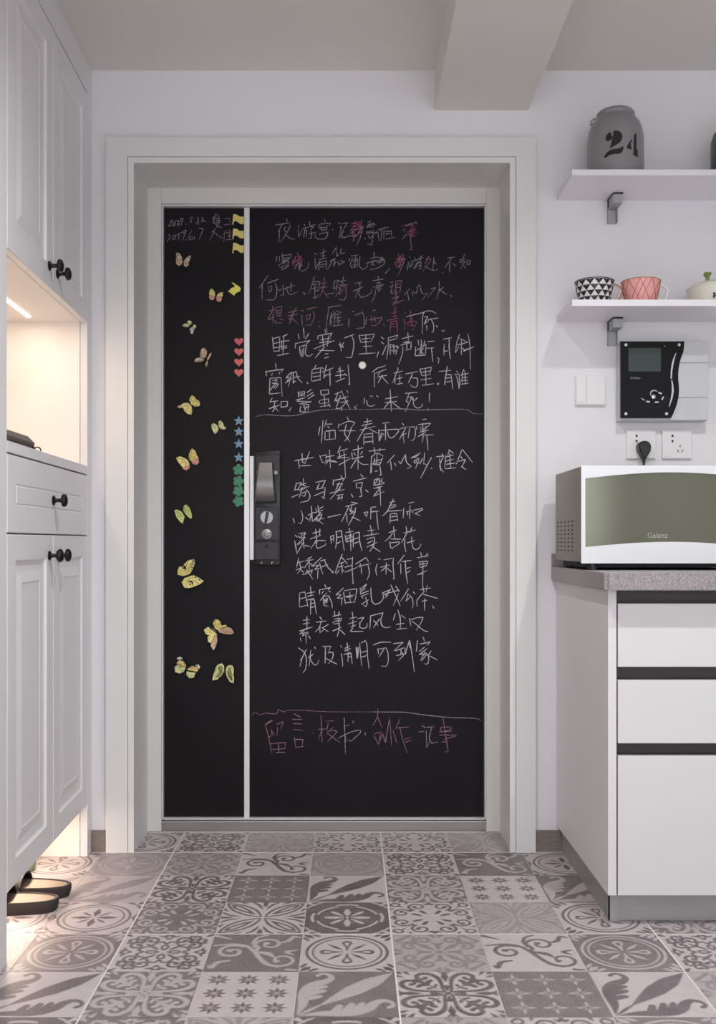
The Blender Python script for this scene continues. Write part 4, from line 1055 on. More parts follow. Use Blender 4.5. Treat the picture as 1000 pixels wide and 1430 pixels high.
for e, off in ((0, 0), (n - 1, 0)):
    fs.append((0 * n + e, 1 * n + e, 4 * n + e, 5 * n + e)); fs.append((0 * n + e, 5 * n + e, 6 * n + e, 7 * n + e)); fs.append((1 * n + e, 2 * n + e, 3 * n + e, 4 * n + e))
for i in range(NA): fs.append((6 * n + i, 6 * n + i + 1, 7 * n + i + 1, 7 * n + i))
mb.add(vs, fs); mwd = mb.build('door', 'mw_white', mw)
mb = MB(OM); mb.prism(tops + bots[::-1], 'y', yG - 0.0002, yG + 0.002); mb.build('window_glass', 'mw_glass', mwd)
vs, fs = text_verts('Galanz', 0.0185)
mb = MB(OM); mb.add([(mx(904.5) + v.x, yG - 0.0006, mz(751) + v.y) for v in vs], fs); mb.build('lettering', 'print_grey', mwd)
mb = MB(OM)
for i in range(5):
    for j in range(8):
        y = 2.785 - 0.0445 * i; z = EYE + 0.0535 - 0.0108 * j
        mb.box(MX0 + 0.0006, MX0 + 0.003, y - 0.009, y + 0.009, z - 0.0016, z + 0.0016)
vents = mb.build('vent_slots', 'dark_slot', mw); vents['kind'] = 'stuff'
for x in (MX0 + 0.035, MX1 - 0.035):
    for y in (MY0 + 0.03, MY1 - 0.03):
        MB(OM).lathe([(0.013, 0.8203), (0.013, 0.836), (0.016, 0.838)], (x, y, 0), 'z', 14).build('foot', 'black_plastic', mw, True)

# ================================================================ WALL SHELVES
def shelf(z0, z1, label, yf):
    r = empty('wall_shelf', (0.598, YW, z0), label, 'shelf', 'white wall shelves over the microwave')
    O = (0.598, YW, z0)
    MB(O).box(0.598, 1.20, yf, YW, z0, z1, 0.001).build('board', 'shelf', r)
    for bx in (wx(848, YW), wx(848, YW) + 0.36):
        mb = MB(O)
        # wall plate with side flanges and a folded arm
        mb.box(bx, bx + 0.027, YW - 0.004, YW, z0 - 0.069, z0 - 0.001); mb.box(bx, bx + 0.002, YW - 0.018, YW - 0.003, z0 - 0.069, z0 - 0.001); mb.box(bx + 0.025, bx + 0.027, YW - 0.014, YW - 0.003, z0 - 0.066, z0 - 0.02)
        mb.box(bx, bx + 0.027, YW - 0.066, YW - 0.004, z0 - 0.0285, z0 - 0.0035, 0.001)
        br = mb.build('bracket', 'bracket', r)
        MB(O).box(bx - 0.0005, bx + 0.0275, YW - 0.068, YW, z0 - 0.0035, z0 - 0.0002).build('rubber_pad', 'dark_slot', br)
    return r
shelf(1.8755, 1.8915, 'upper white wall shelf carrying the grey jar', 2.701)
shelf(1.5240, 1.5415, 'lower white wall shelf carrying the two patterned cups', 2.700)

# grey jar with the stencilled number
JX, JY, JZ = wx(859.5, 2.79), 2.79, 1.8915
jar = empty('storage_jar', (JX, JY, JZ), 'grey ceramic jar stencilled 24 on the upper shelf', 'jar')
OJ = (JX, JY, JZ)
jr = 0.077
prof = [(0.0, 0.0), (jr - 0.004, 0.0), (jr, 0.004), (jr, 0.06), (jr - 0.0005, 0.11), (jr - 0.004, 0.135), (jr - 0.011, 0.155), (jr - 0.020, 0.167), (jr - 0.0255, 0.172), (jr - 0.0265, 0.1745), (jr - 0.0245, 0.178), (jr - 0.025, 0.185), (jr - 0.031, 0.191), (jr - 0.045, 0.1955), (0.0, 0.198)]
MB(OJ).lathe(prof, (JX, JY, JZ), 'z', 48).build('body', 'jar', jar, True)
mb = MB(OJ)
mb.tube([(JX - 0.063, JY - 0.012, JZ + 0.152), (JX - 0.072, JY - 0.012, JZ + 0.160), (JX - 0.066, JY - 0.012, JZ + 0.166), (JX - 0.052, JY - 0.012, JZ + 0.170)], 0.003, 8)
mb.tube([(JX - 0.068, JY - 0.012, JZ + 0.156), (JX - 0.073, JY - 0.012, JZ + 0.150)], 0.004, 8)
mb.build('wire_clasp', 'chrome', jar, True)
NUM = ["372 500 385 460 410 437 440 435 445 445 435 470 460 490 462 510 445 535 420 553 395 550 378 530",
 "470 425 510 418 550 430 580 460 592 500 585 550 560 585 515 615 470 640 425 657 430 640 470 600 492 560 500 510 492 465 478 440",
 "355 770 365 740 400 700 440 678 490 672 540 672 580 655 600 640 607 655 600 700 580 735 545 748 480 745 420 752 380 778",
 "735 535 738 545 715 590 700 630 705 655 728 660 725 680 680 678 655 665 650 645 670 620 700 570 715 548",
 "765 470 795 442 805 450 803 560 805 660 825 668 830 685 810 700 812 735 830 768 790 765 752 755 758 740 765 700 768 600 762 540"]
mb = MB(OJ)
for s_ in NUM:
    v = [float(t) for t in s_.split()]
    P = [(wx(810 + v[i] / 10, JY - jr), wz(140 + v[i + 1] / 10, JY - jr)) for i in range(0, len(v), 2)]
    bm = bmesh.new()
    f = bm.faces.new([bm.verts.new((p[0], 0, p[1])) for p in P])
    bmesh.ops.triangulate(bm, faces=[f])
    bmesh.ops.subdivide_edges(bm, edges=list(bm.edges), cuts=2, use_grid_fill=True)
    for v_ in bm.verts:
        dx = max(-jr * 0.97, min(jr * 0.97, (v_.co.x - JX)))
        rr = jr + 0.0006
        v_.co.y = JY - math.sqrt(rr * rr - dx * dx); v_.co.x = JX + dx
    mb.frombm(bm)
mb.build('stencilled_number', 'ink', jar)

# cups
def cup(x, y, kind, label):
    z = 1.5415
    r = empty('cup', (x, y, z), label, 'cup')
    O = (x, y, z); H = 0.070; rb, rt = 0.036, 0.0535
    def rad(h): return rb + (rt - rb) * (h / H) ** 0.75
    N = 48
    prof = [(0.0, 0.0), (rb - 0.004, 0.0), (rb, 0.002)] + [(rad(h), h) for h in (0.008, 0.016, 0.026, 0.038, 0.05, 0.06, H)] + [(rt - 0.003, H + 0.001), (rad(0.05) - 0.004, 0.05), (rad(0.02) - 0.004, 0.02), (0, 0.008)]
    MB(O).lathe(prof, (x, y, z), 'z', N).build('body', 'cup_white' if kind == 'b' else 'cup_pink', r, True)
    mb = MB(O)
    cols = 14
    h0, h1 = 0.008, H - 0.002
    def P(a, h, e=0.0010):
        return (x + (rad(h) + e) * math.cos(a), y + (rad(h) + e) * math.sin(a), z + h)
    if kind == 'b':
        # black triangles pointing down between the white ones
        rows = 4
        for j in range(rows):
            ha, hb = h0 + (h1 - h0) * j / rows, h0 + (h1 - h0) * (j + 1) / rows
            for i in range(cols):
                off = 0.5 * (j % 2)
                K = 6
                for k in range(K):   # strips so that the triangle follows the curve
                    t0, t1 = k / K, (k + 1) / K
                    hA, hB = ha + (hb - ha) * t0, ha + (hb - ha) * t1
                    c = (i + off) * 2 * math.pi / cols; wA, wB = t0 * math.pi / cols * 1.04, t1 * math.pi / cols * 1.04
                    mb.add([P(c - wA, hA), P(c + wA, hA), P(c + wB, hB), P(c, hB), P(c - wB, hB)], [(0, 1, 2, 3, 4)])
        mb.build('triangle_pattern', 'cup_black', r)
        MB(O).tube([P(2 * math.pi * k / 40, H, 0.0) for k in range(41)], 0.0012, 6).build('rim', 'cup_black', r, True)
    else:
        def line(a0, hA, a1, hB):
            K = 8; pts = [P(a0 + (a1 - a0) * k / K, hA + (hB - hA) * k / K, 0.0006) for k in range(K + 1)]
            mb.tube(pts, 0.0007, 5)
        cols = 10
        for i in range(cols):
            a = 2 * math.pi * i / cols; st = 2 * math.pi / cols
            line(a, h0, a + st, h1); line(a + st, h0, a, h1); line(a, (h0 + h1) / 2, a + st / 2, h1) if i % 2 else line(a + st / 2, h0, a + st, (h0 + h1) / 2)
        mb.build('line_pattern', 'cup_pink_dark', r)
        MB(O).tube([P(2 * math.pi * k / 40, H, 0.0) for k in range(41)], 0.0011, 6).build('rim', 'gold', r, True)
    # handle to the right
    pts = []
    for k in range(13):
        a = math.pi / 2 - math.pi * k / 12
        pts.append((x + 0.045 + 0.030 * math.cos(a) * (1.0 if a > 0 else 0.85), y - 0.006, z + 0.036 + 0.026 * math.sin(a)))
    MB(O).tube(pts, 0.0042 if kind == 'b' else 0.0038, 10).build('handle', 'cup_white', r, True)
    if kind == 'b':
        MB(O).tube([(p[0] + 0.0005, p[1] - 0.0036, p[2]) for p in pts], 0.0022, 6).build('handle_edge', 'gold', r, True)
    return r
cup(wx(830, 2.79), 2.79, 'b', 'black and white triangle patterned cup on the lower shelf')
cup(wx(895, 2.79), 2.79, 'p', 'pink line patterned cup on the lower shelf')

# cream pot with a green sprout knob, cut by the right edge of the frame
PX_, PY_ = wx(1000, 2.80), 2.80; PZ_ = 1.5415
pot = empty('cream_pot', (PX_, PY_, PZ_), 'cream enamel pot with a small green knob at the right end of the lower shelf', 'pot')
OP = (PX_, PY_, PZ_)
MB(OP).lathe([(0, 0), (0.066, 0), (0.072, 0.004), (0.076, 0.03), (0.077, 0.050), (0.079, 0.052), (0.079, 0.055), (0.074, 0.057), (0.06, 0.066), (0.035, 0.073), (0, 0.0755)], (PX_, PY_, PZ_), 'z', 40).build('body', 'cream', pot, True)
kx_ = wx(986.5, 2.79)
mb = MB(OP)
mb.lathe([(0.006, 0.066), (0.005, 0.080), (0.007, 0.086), (0.011, 0.089), (0.0105, 0.093), (0.0, 0.0945)], (kx_, PY_ - 0.02, PZ_), 'z', 14)
mb.tube([(kx_ - 0.004, PY_ - 0.022, PZ_ + 0.078), (kx_ - 0.009, PY_ - 0.022, PZ_ + 0.086), (kx_ - 0.008, PY_ - 0.022, PZ_ + 0.092)], [0.002, 0.004, 0.001], 6)
mb.build('knob', 'green_knob', pot, True)
mb = MB(OP)
yy = PY_ - 0.0772
for (a, b_, c, d) in ((996.6, 408, 998.2, 415), (998.6, 409, 1001, 410.4), (998.6, 412, 1001, 413.2), (995.8, 414, 998.8, 415.2)):
    mb.box(wx(a, yy), wx(c, yy), yy - 0.0002, yy + 0.002, wz(d, yy), wz(b_, yy))
mb.build('printed_mark', 'ink', pot)
# dark green bottle at the right end of the upper shelf
gb = MB((1.045, 2.80, 1.8915)).lathe([(0, 0), (0.034, 0), (0.037, 0.004), (0.037, 0.11), (0.030, 0.135), (0.015, 0.15), (0.0135, 0.19), (0.016, 0.192), (0.016, 0.20), (0, 0.20)], (1.045, 2.80, 1.8915), 'z', 28).build('bottle', 'green_glass', None, True, loc=(1.045, 2.80, 1.8915))
tag(gb, 'dark green bottle cut by the right edge on the upper shelf', 'bottle')

# ================================================================ WALL DEVICES
# light switch
def wbox(mb, x0, x1, y0p, y1p, ya, yb, bev=0.0):
    return mb.box(wx(x0, YW), wx(x1, YW), ya, yb, wz(y1p, YW), wz(y0p, YW), bev)
sw = empty('light_switch', (wx(824, YW), YW, wz(546, YW)), 'white double rocker light switch on the wall left of the intercom', 'switch')
OS = (wx(824, YW), YW, wz(546, YW))
wbox(MB(OS), 803, 845, 525.5, 567, YW - 0.008, YW, 0.002).build('plate', 'white_plastic', sw)
wbox(MB(OS), 804.2, 817.6, 526.8, 565.6, YW - 0.0115, YW - 0.008, 0.001).build('rocker', 'white_plastic', sw)
wbox(MB(OS), 818.2, 843.8, 526.8, 565.6, YW - 0.0105, YW - 0.008, 0.001).build('rocker', 'white_plastic', sw)
wbox(MB(OS), 806, 813, 562.6, 563.6, YW - 0.0118, YW - 0.011).build('printed_mark', 'silver_plastic', sw)

def outlet(x0, label):
    cx, cz = wx(x0 + 20.5, YW), wz(620.5, YW)
    r = empty('wall_outlet', (cx, YW, cz), label, 'outlet', 'white wall outlets above the microwave')
    O = (cx, YW, cz)
    wbox(MB(O), x0, x0 + 41, 600, 641, YW - 0.008, YW, 0.0025).build('plate', 'white_plastic', r)
    mb = MB(O); yb = YW - 0.0084
    def tri(px, py, up):
        s = 1.9
        pts = [(px - s, py + s), (px + s, py + s), (px + 0.5, py - 1.6), (px - 0.5, py - 1.6)] if up else [(px - s, py - s), (px + s, py - s), (px + 0.5, py + 1.6), (px - 0.5, py + 1.6)]
        mb.prism([(wx(a, YW), wz(b, YW)) for a, b in pts], 'y', yb, YW - 0.007)
    tri(x0 + 14, 608.5, True); tri(x0 + 14, 616.8, False)
    for (a, b, c, d) in ((24.6, 621.5, 24.6, 625.5), (20.5, 628.5, 23, 632), (28.7, 628.5, 26.2, 632)):
        p = Vector((wx(x0 + a, YW), wz(b, YW))); q = Vector((wx(x0 + c, YW), wz(d, YW))); n_ = (q - p).normalized(); n_ = Vector((-n_.y, n_.x)) * 0.0011
        mb.prism([tuple(p + n_), tuple(q + n_), tuple(q - n_), tuple(p - n_)], 'y', yb, YW - 0.007)
    mb.build('socket_slots', 'dark_slot', r)
    wbox(MB(O), x0 + 20, x0 + 35, 606.5, 610.5, YW - 0.0083, YW - 0.007).build('printed_mark', 'shelf', r)
    wbox(MB(O), x0 + 3, x0 + 9, 637, 637.8, YW - 0.0083, YW - 0.007).build('printed_mark', 'silver_plastic', r)
    return r
outlet(874, 'white wall outlet with a black plug pushed in')
outlet(924, 'white wall outlet standing empty right of the plugged one')
# plug and its cable
px0 = wx(900.5, YW - 0.03); 
plug = empty('power_plug', (px0, YW - 0.009, wz(625, YW)), 'black power plug in the left outlet with cable down behind the microwave', 'plug')
OPl = (px0, YW - 0.009, wz(625, YW))
mb = MB(OPl); yy = YW - 0.012
def pz_(y): return wz(y, YW - 0.03)
pp = [(891.2, 622), (893.5, 617.5), (898, 615.8), (903, 615.8), (907, 618), (909.2, 622.5), (908.6, 630), (904, 637), (903, 640), (897.5, 640), (896.5, 637), (892, 629)]
bm = bmesh.new()
f = bm.faces.new([bm.verts.new((wx(a, YW - 0.03), YW - 0.0095, pz_(b))) for a, b in pp])
g = bmesh.ops.extrude_face_region(bm, geom=[f])
top = [v for v in g['geom'] if isinstance(v, bmesh.types.BMVert)]
for v in top: v.co.y -= 0.026
tf = [x for x in g['geom'] if isinstance(x, bmesh.types.BMFace)]
bmesh.ops.bevel(bm, geom=list({e for fc in tf for e in fc.edges}), offset=0.004, segments=3, affect='EDGES')
mb.frombm(bm); mb.build('plug_body', 'black_plastic', plug, True)
mb = MB(OPl); zt = pz_(640)
mb.tube([(px0, YW - 0.022, zt), (px0 - 0.0005, YW - 0.022, zt - 0.012)], [0.0048, 0.0036], 10)
for k in range(4): mb.lathe([(0.0052, 0), (0.0052, 0.0018)], (px0, YW - 0.022, zt - 0.002 - 0.003 * k), 'z', 10)
mb.tube([(px0 - 0.0005, YW - 0.022, zt - 0.010), (px0 - 0.001, YW - 0.023, zt - 0.06), (px0 + 0.004, YW - 0.026, zt - 0.20), (px0 + 0.012, YW - 0.035, 0.826)], 0.003, 8)
mb.build('cable', 'black_plastic', plug, True)

# intercom
YI = 2.855
ix = lambda u: wx(860 + u / 7.143, YI)
iz = lambda v: wz(470 + v / 7.143, YI)
ic = empty('video_intercom', (ix(480), YW, iz(440)), 'silver and black video intercom on the wall under the lower shelf', 'intercom')
OI = (ix(480), YW, iz(440))
MB(OI).box(wx(860.5, YW), ix(925), YI + 0.0055, YW, iz(838), iz(48), 0.003).build('housing', 'silver_plastic', ic)
MB(OI).box(ix(560), ix(926), YI + 0.0005, YI + 0.006, iz(262) + 0.0006, iz(47), 0.001).build('handset_panel', 'silver_plastic', ic)
MB(OI).box(ix(560), ix(926), YI + 0.0005, YI + 0.006, iz(607) + 0.0004, iz(262) - 0.0004, 0.001).build('handset_panel', 'silver_plastic', ic)
MB(OI).box(ix(540), ix(926), YI + 0.0005, YI + 0.006, iz(832), iz(607) - 0.0006, 0.001).build('handset_panel', 'silver_plastic', ic)
cur = [(680, 50), (676, 110), (668, 160), (650, 205), (636, 250), (624, 310), (619, 370), (619, 430), (625, 490), (627, 540), (622, 600), (610, 660), (592, 715), (568, 775), (545, 815)]
MB(OI).prism([(ix(a), iz(b)) for a, b in [(45, 50)] + cur + [(45, 815)]], 'y', YI - 0.004, YI + 0.0054).build('front_panel', 'panel_gloss', ic)
yb = YI - 0.0046
MB(OI).box(ix(122), ix(445), yb, YI - 0.003, iz(350), iz(117)).build('screen', 'screen', ic)
mb = MB(OI)
def swoosh(mb, pts, ws, y):
    n = len(pts); vs = []
    for i, (a, b) in enumerate(pts):
        d = Vector(pts[min(i + 1, n - 1)]) - Vector(pts[max(i - 1, 0)]); d.normalize(); nn = Vector((-d.y, d.x)) * ws[i]
        vs += [(ix(a + nn.x), y, iz(b + nn.y)), (ix(a - nn.x), y, iz(b - nn.y))]
    mb.add(vs, [(2 * i, 2 * i + 1, 2 * i + 3, 2 * i + 2) for i in range(n - 1)])
swoosh(mb, [(597, 165), (578, 215), (563, 270), (552, 340), (548, 425)], [2, 6, 9, 8, 6], yb)
swoosh(mb, [(553, 438), (562, 490), (564, 550), (552, 620), (528, 700)], [5, 8, 10, 8, 4], yb)
mb.build('silver_arc', 'silver_plastic', ic)
for (a, b) in ((95, 87), (625, 87), (95, 773), (500, 773)):
    MB(OI).lathe([(0.0052, 0.002), (0.0052, -0.0015), (0.004, -0.003), (0, -0.003)], (ix(a), YI - 0.004, iz(b)), 'y', 14).build('screw_cap', 'chrome', ic, True)
mb = MB(OI)
mb.lathe([(0.0062, 0.001), (0.0055, -0.0015), (0, -0.002)], (ix(373), YI - 0.004, iz(603)), 'y', 16)
mb.build('button', 'chrome', ic)
for (a, b, ang) in ((437, 567, 20), (462, 618, -60), (403, 657, -5), (317, 652, 5)):
    c_, s_ = math.cos(math.radians(ang)), math.sin(math.radians(ang))
    mb = MB(OI); mb.prism([(ix(a + 18 * c_ * i - 7 * s_ * j), iz(b + 18 * s_ * i + 7 * c_ * j)) for i, j in ((-1, -1), (1, -1), (1, 1), (-1, 1))], 'y', YI - 0.0055, YI - 0.0035)
    mb.build('button', 'chrome', ic)
mb = MB(OI)
mb.lathe([(0.0016, 0.001), (0.0016, -0.001), (0, -0.001)], (ix(483), YI - 0.004, iz(100)), 'y', 8)
mb.build('indicator', 'chrome', ic)
mb = MB(OI)
swoosh(mb, [(345, 590), (342, 565), (355, 545), (380, 538), (410, 548)], [5, 6, 7, 6, 3], yb)
swoosh(mb, [(250, 615), (265, 628), (285, 638)], [3, 6, 4], yb)
mb.build('button_ring', 'bracket', ic)
vs, fs = text_verts('D·Chuan', 0.0078)
mb = MB(OI); mb.add([(ix(142) + v.x, yb, iz(425) + v.y) for v in vs], fs); mb.build('lettering', 'bracket', ic)
mb = MB(OI)
for k in range(12):
    for j in range(9):
        a, b = 700 + 13 * k, 645 + 17 * j
        mb.add([(ix(a + 2.6 * math.cos(q)), YI + 0.0003, iz(b + 2.6 * math.sin(q))) for q in (0, 1.2566, 2.513, 3.77, 5.03)], [(0, 1, 2, 3, 4)])
for k in range(9):
    b = 625 + 20 * k; a = 640 - 0.0018 * (b - 560) ** 2 * 0.7
    mb.add([(ix(a), YI + 0.0003, iz(b)), (ix(a + 28 - k), YI + 0.0003, iz(b)), (ix(a + 28 - k), YI + 0.0003, iz(b + 3)), (ix(a), YI + 0.0003, iz(b + 3))], [(0, 1, 2, 3)])
mb.build('speaker_holes', 'bracket', ic)

# ================================================================ MAGNETS AND BUTTERFLIES ON THE DOOR
def dx(px): return wx(px, YD)
def dz(py): return wz(py, YD)
def magnet(poly, matname, name, label, cat, group=None, c=None):
    cx = c[0] if c else sum(p[0] for p in poly) / len(poly); cy = c[1] if c else sum(p[1] for p in poly) / len(poly)
    O = (dx(cx), YD, dz(cy))
    mb = MB(O); mb.prism([(dx(a), dz(b)) for a, b in poly], 'y', YD - 0.0035, YD - 0.0008)
    o = mb.build(name, matname, None, loc=O)
    tag(o, label, cat, group); return o
FLAG = [(327.0, 299.3), (331.0, 300.2), (334.5, 302.6), (337.5, 303.3), (340.6, 302.4), (340.8, 312.4), (338.2, 313.6), (335.0, 312.6), (332.2, 310.0), (329.0, 308.8), (326.4, 310.0), (326.3, 313.8), (324.8, 313.8), (325.4, 305.0), (325.6, 300.6)]
for k, nm in enumerate(('topmost', 'middle', 'lowest')):
    magnet([(a, b + 20.0 * k) for a, b in FLAG], 'yellow', 'flag_magnet', 'pale yellow flag magnet, ' + nm + ' of the three at the top of the narrow leaf', 'magnet', 'flag magnets in a column')
v = "760 850 775 845 800 865 830 880 855 905 852 935 820 950 795 965 785 988 765 970 740 950 718 942 740 925 755 905 785 895 795 880"
v = [float(t) for t in v.split()]
magnet([(225 + v[i] / 7.692, 285 + v[i + 1] / 7.692) for i in range(0, len(v), 2)], 'yellow2', 'flag_magnet', 'bright yellow flag magnet stuck crooked below the column of flags', 'magnet')
def heart(cx, cy, s):
    P = []
    for k in range(26):
        t = 2 * math.pi * k / 26
        P.append((cx + s * (16 * math.sin(t) ** 3) / 17, cy - s * (13 * math.cos(t) - 5 * math.cos(2 * t) - 2 * math.cos(3 * t) - math.cos(4 * t)) / 17 * 0.95))
    return P
for k, (y, nm) in enumerate(((477, 'topmost'), (491.3, 'second'), (505.8, 'third'), (520.3, 'lowest'))):
    magnet(heart(333.8, y, 6.9), 'heart2' if k == 0 else 'heart', 'heart_magnet', 'red heart magnet, ' + nm + ' of the four in a column', 'magnet', 'heart magnets in a column', (333.8, y))
def star(cx, cy, r, rin=0.42):
    return [(cx + r * (1 if k % 2 == 0 else rin) * math.sin(math.pi * k / 5), cy - r * (1 if k % 2 == 0 else rin) * math.cos(math.pi * k / 5)) for k in range(10)]
for k, (y, nm) in enumerate(((588, 'topmost'), (603, 'second'), (620, 'third'), (639, 'lowest'))):
    magnet(star(333.6, y, 7.6), 'blue', 'star_magnet', 'blue star magnet, ' + nm + ' of the four in a column', 'magnet', 'star magnets in a column', (333.6, y))
def flower(cx, cy, r, ph):
    return [(cx + r * (0.60 + 0.40 * abs(math.cos(2.5 * t)) ** 0.5) * math.sin(t + ph), cy - r * (0.60 + 0.40 * abs(math.cos(2.5 * t)) ** 0.5) * math.cos(t + ph)) for t in [2 * math.pi * k / 40 for k in range(40)]]
for k, (y, nm) in enumerate(((656, 'topmost'), (672, 'second'), (686, 'third'), (700, 'lowest'))):
    magnet(flower(333.2, y, 7.9, 0.3 * k), 'green', 'flower_magnet', 'green flower magnet, ' + nm + ' of the four in a column', 'magnet', 'flower magnets in a column', (333.2, y))
mg = MB((dx(506), YD, dz(510.3))).lathe([(0.0118, -0.0008), (0.0118, -0.003), (0.010, -0.0048), (0, -0.0052)], (dx(506), YD, dz(510.3)), 'y', 24).build('round_magnet', 'magnet', None, True, loc=(dx(506), YD, dz(510.3)))
tag(mg, 'small round glittery silver magnet amid the upper chalk poem', 'magnet')

def wing_mat(name, a, b_, scale=160):
    m = mat(name, a, 0.55, var=0.0)
    nt = m.node_tree
    tc = nt.nodes.new('ShaderNodeTexCoord'); n = nt.nodes.new('ShaderNodeTexNoise'); n.inputs['Scale'].default_value = scale; n.inputs['Detail'].default_value = 2
    nt.links.new(tc.outputs['Object'], n.inputs['Vector'])
    r = nt.nodes.new('ShaderNodeValToRGB'); r.color_ramp.elements[0].position = 0.42; r.color_ramp.elements[0].color = srgb(*b_); r.color_ramp.elements[1].position = 0.56; r.color_ramp.elements[1].color = srgb(*a)
    nt.links.new(n.outputs['Fac'], r.inputs[0]); nt.links.new(r.outputs[0], nt.nodes['Principled BSDF'].inputs['Base Color'])
    M[name] = m
wing_mat('w_tan', (204, 184, 152), (160, 132, 106)); wing_mat('w_yellow', (232, 220, 140), (206, 190, 110)); wing_mat('w_green', (204, 212, 134), (172, 182, 106))
wing_mat('w_pale', (222, 222, 168), (190, 190, 130)); wing_mat('w_pink', (220, 164, 140), (200, 140, 124)); wing_mat('w_white', (220, 218, 212), (160, 158, 156)); wing_mat('w_orange', (224, 204, 132), (188, 166, 96)); wing_mat('w_beige', (206, 176, 146), (186, 156, 126))
wing_mat('w_olive', (150, 156, 92), (96, 102, 58))
M['w_black'] = mat('wing_black', (16, 15, 16), 0.6); M['w_dot'] = mat('wing_dot', (200, 198, 194), 0.6)
N1 = (225, 285, 7.692); N2 = (225, 430, 7.523); N3 = (225, 610, 7.523); N4 = (225, 770, 7.523)
def PT(s, N):
    v = [float(t) for t in s.split()]
    return [(N[0] + v[i] / N[2], N[1] + v[i + 1] / N[2]) for i in range(0, len(v), 2)]
def butterfly(label, N, sides, body, tips=(), lift=0.010):
    """sides: two lists of (material, outline); body: (x0,y0,x1,y1) head first; tips: (side, material, outline)"""
    b0, b1 = PT('%g %g %g %g' % body, N)
    c = ((b0[0] + b1[0]) / 2, (b0[1] + b1[1]) / 2)
    O = (dx(c[0]), YD, dz(c[1]))
    root = empty('butterfly', O, label, 'butterfly', 'paper butterflies on the narrow leaf')
    ax = Vector((b1[0] - b0[0], b1[1] - b0[1])); ax.normalize()
    for si, parts in enumerate(sides):
        mb = MB(O); mats = ['w_black']
        allp = [q for _, s_ in parts for q in PT(s_, N)]
        sgn = 1 if sum((q[0] - c[0]) * ax.y - (q[1] - c[1]) * ax.x for q in allp) > 0 else -1
        def lz(p, e):
            d = ((p[0] - c[0]) * ax.y - (p[1] - c[1]) * ax.x) * sgn   # px from the body axis
            return YD - 0.0038 - lift * d / 16.0 - e
        def addpoly(P, e, mi, thick=0.0):
            mb.cur = mi
            bm = bmesh.new(); f = bm.faces.new([bm.verts.new((dx(a), lz((a, b_), e), dz(b_))) for a, b_ in P])
            bmesh.ops.triangulate(bm, faces=[f])
            if thick:
                g = bmesh.ops.extrude_face_region(bm, geom=list(bm.faces))
                for v in g['geom']:
                    if isinstance(v, bmesh.types.BMVert): v.co.y += thick
            mb.frombm(bm)
        for mi_, (mt, s_) in enumerate(parts):
            P = PT(s_, N)
            cx = sum(p[0] for p in P) / len(P); cy = sum(p[1] for p in P) / len(P)
            big = []
            for a, b_ in P:
                d = Vector((a - cx, b_ - cy)); l = max(d.length, .01); big.append((a + d.x / l * 0.75, b_ + d.y / l * 0.75))
            # black backing slightly larger, coloured face on top, black veins
            addpoly(big, 0.0 + 0.0002 * mi_, 0, 0.0006)
            if mt not in mats: mats.append(mt)
            addpoly(P, 0.0004 + 0.0002 * mi_, mats.index(mt))
            mb.cur = 0
            root_p = min(P, key=lambda p: (p[0] - c[0]) ** 2 + (p[1] - c[1]) ** 2)
            far = [p for p in P if (Vector(p) - Vector(root_p)).length > 0.6 * max((Vector(q) - Vector(root_p)).length for q in P)]
            for q in far[::2]:
                d = Vector(q) - Vector(root_p); nn = Vector((-d.y, d.x)).normalized() * 0.16
                A_ = Vector(root_p) + d * 0.25; B_ = Vector(root_p) + d * 0.95
                vs = [(A_ + nn), (A_ - nn), (B_ - nn * 1.4), (B_ + nn * 1.4)]
                mb.add([(dx(w_.x), lz(w_, 0.0009 + 0.0002 * mi_), dz(w_.y)) for w_ in vs], [(0, 1, 2, 3)])
        for (ts, mt, s_) in tips:
            if ts == si:
                if mt not in mats: mats.append(mt)
                addpoly(PT(s_, N), 0.0012, mats.index(mt))
        mb.build('wing', mats if len(mats) > 1 else mats * 2, root)
    mb = MB(O)
    B0 = Vector((dx(b0[0]), YD - 0.0035, dz(b0[1]))); B1 = Vector((dx(b1[0]), YD - 0.003, dz(b1[1])))
    mb.tube([B0, B0.lerp(B1, .12), B0.lerp(B1, .3), B0.lerp(B1, .5), B0.lerp(B1, .8), B1], [0.0012, 0.002, 0.0024, 0.002, 0.0016, 0.0006], 8)
    mb.build('body', 'w_black', root, True)
    mb = MB(O); d3 = (B0 - B1).normalized(); side = Vector((d3.z, 0, -d3.x))
    for sg in (-1, 1): mb.tube([B0, B0 + d3 * 0.008 + side * sg * 0.004 - Vector((0, .002, 0)), B0 + d3 * 0.014 + side * sg * 0.009 - Vector((0, .003, 0))], 0.0003, 5)
    mb.build('antennae', 'w_black', root)
butterfly('tan butterfly with white banded wings, highest on the narrow leaf', N1, [[('w_tan', "175 530 200 535 215 555 230 590 232 630 215 662 190 670 168 645 165 610 175 585 165 560")], [('w_tan', "330 560 318 605 300 630 305 660 270 685 248 665 246 625 262 595 290 570")]], (236, 560, 236, 690), [(0, 'w_white', "180 578 222 568 226 580 184 592"), (1, 'w_white', "275 585 315 598 310 612 272 598")])
butterfly('small yellow and pink butterfly beside the crooked yellow flag', N1, [[('w_yellow', "540 915 560 925 578 950 585 985 570 1000 525 990 522 960 528 940"), ('w_pink', "518 992 575 990 572 1020 555 1038 530 1032")], [('w_yellow', "670 955 665 1000 650 1010 600 1000 605 980 635 958"), ('w_pink', "600 1000 658 1005 655 1040 630 1060 604 1048 594 1018")]], (588, 940, 584, 1060))
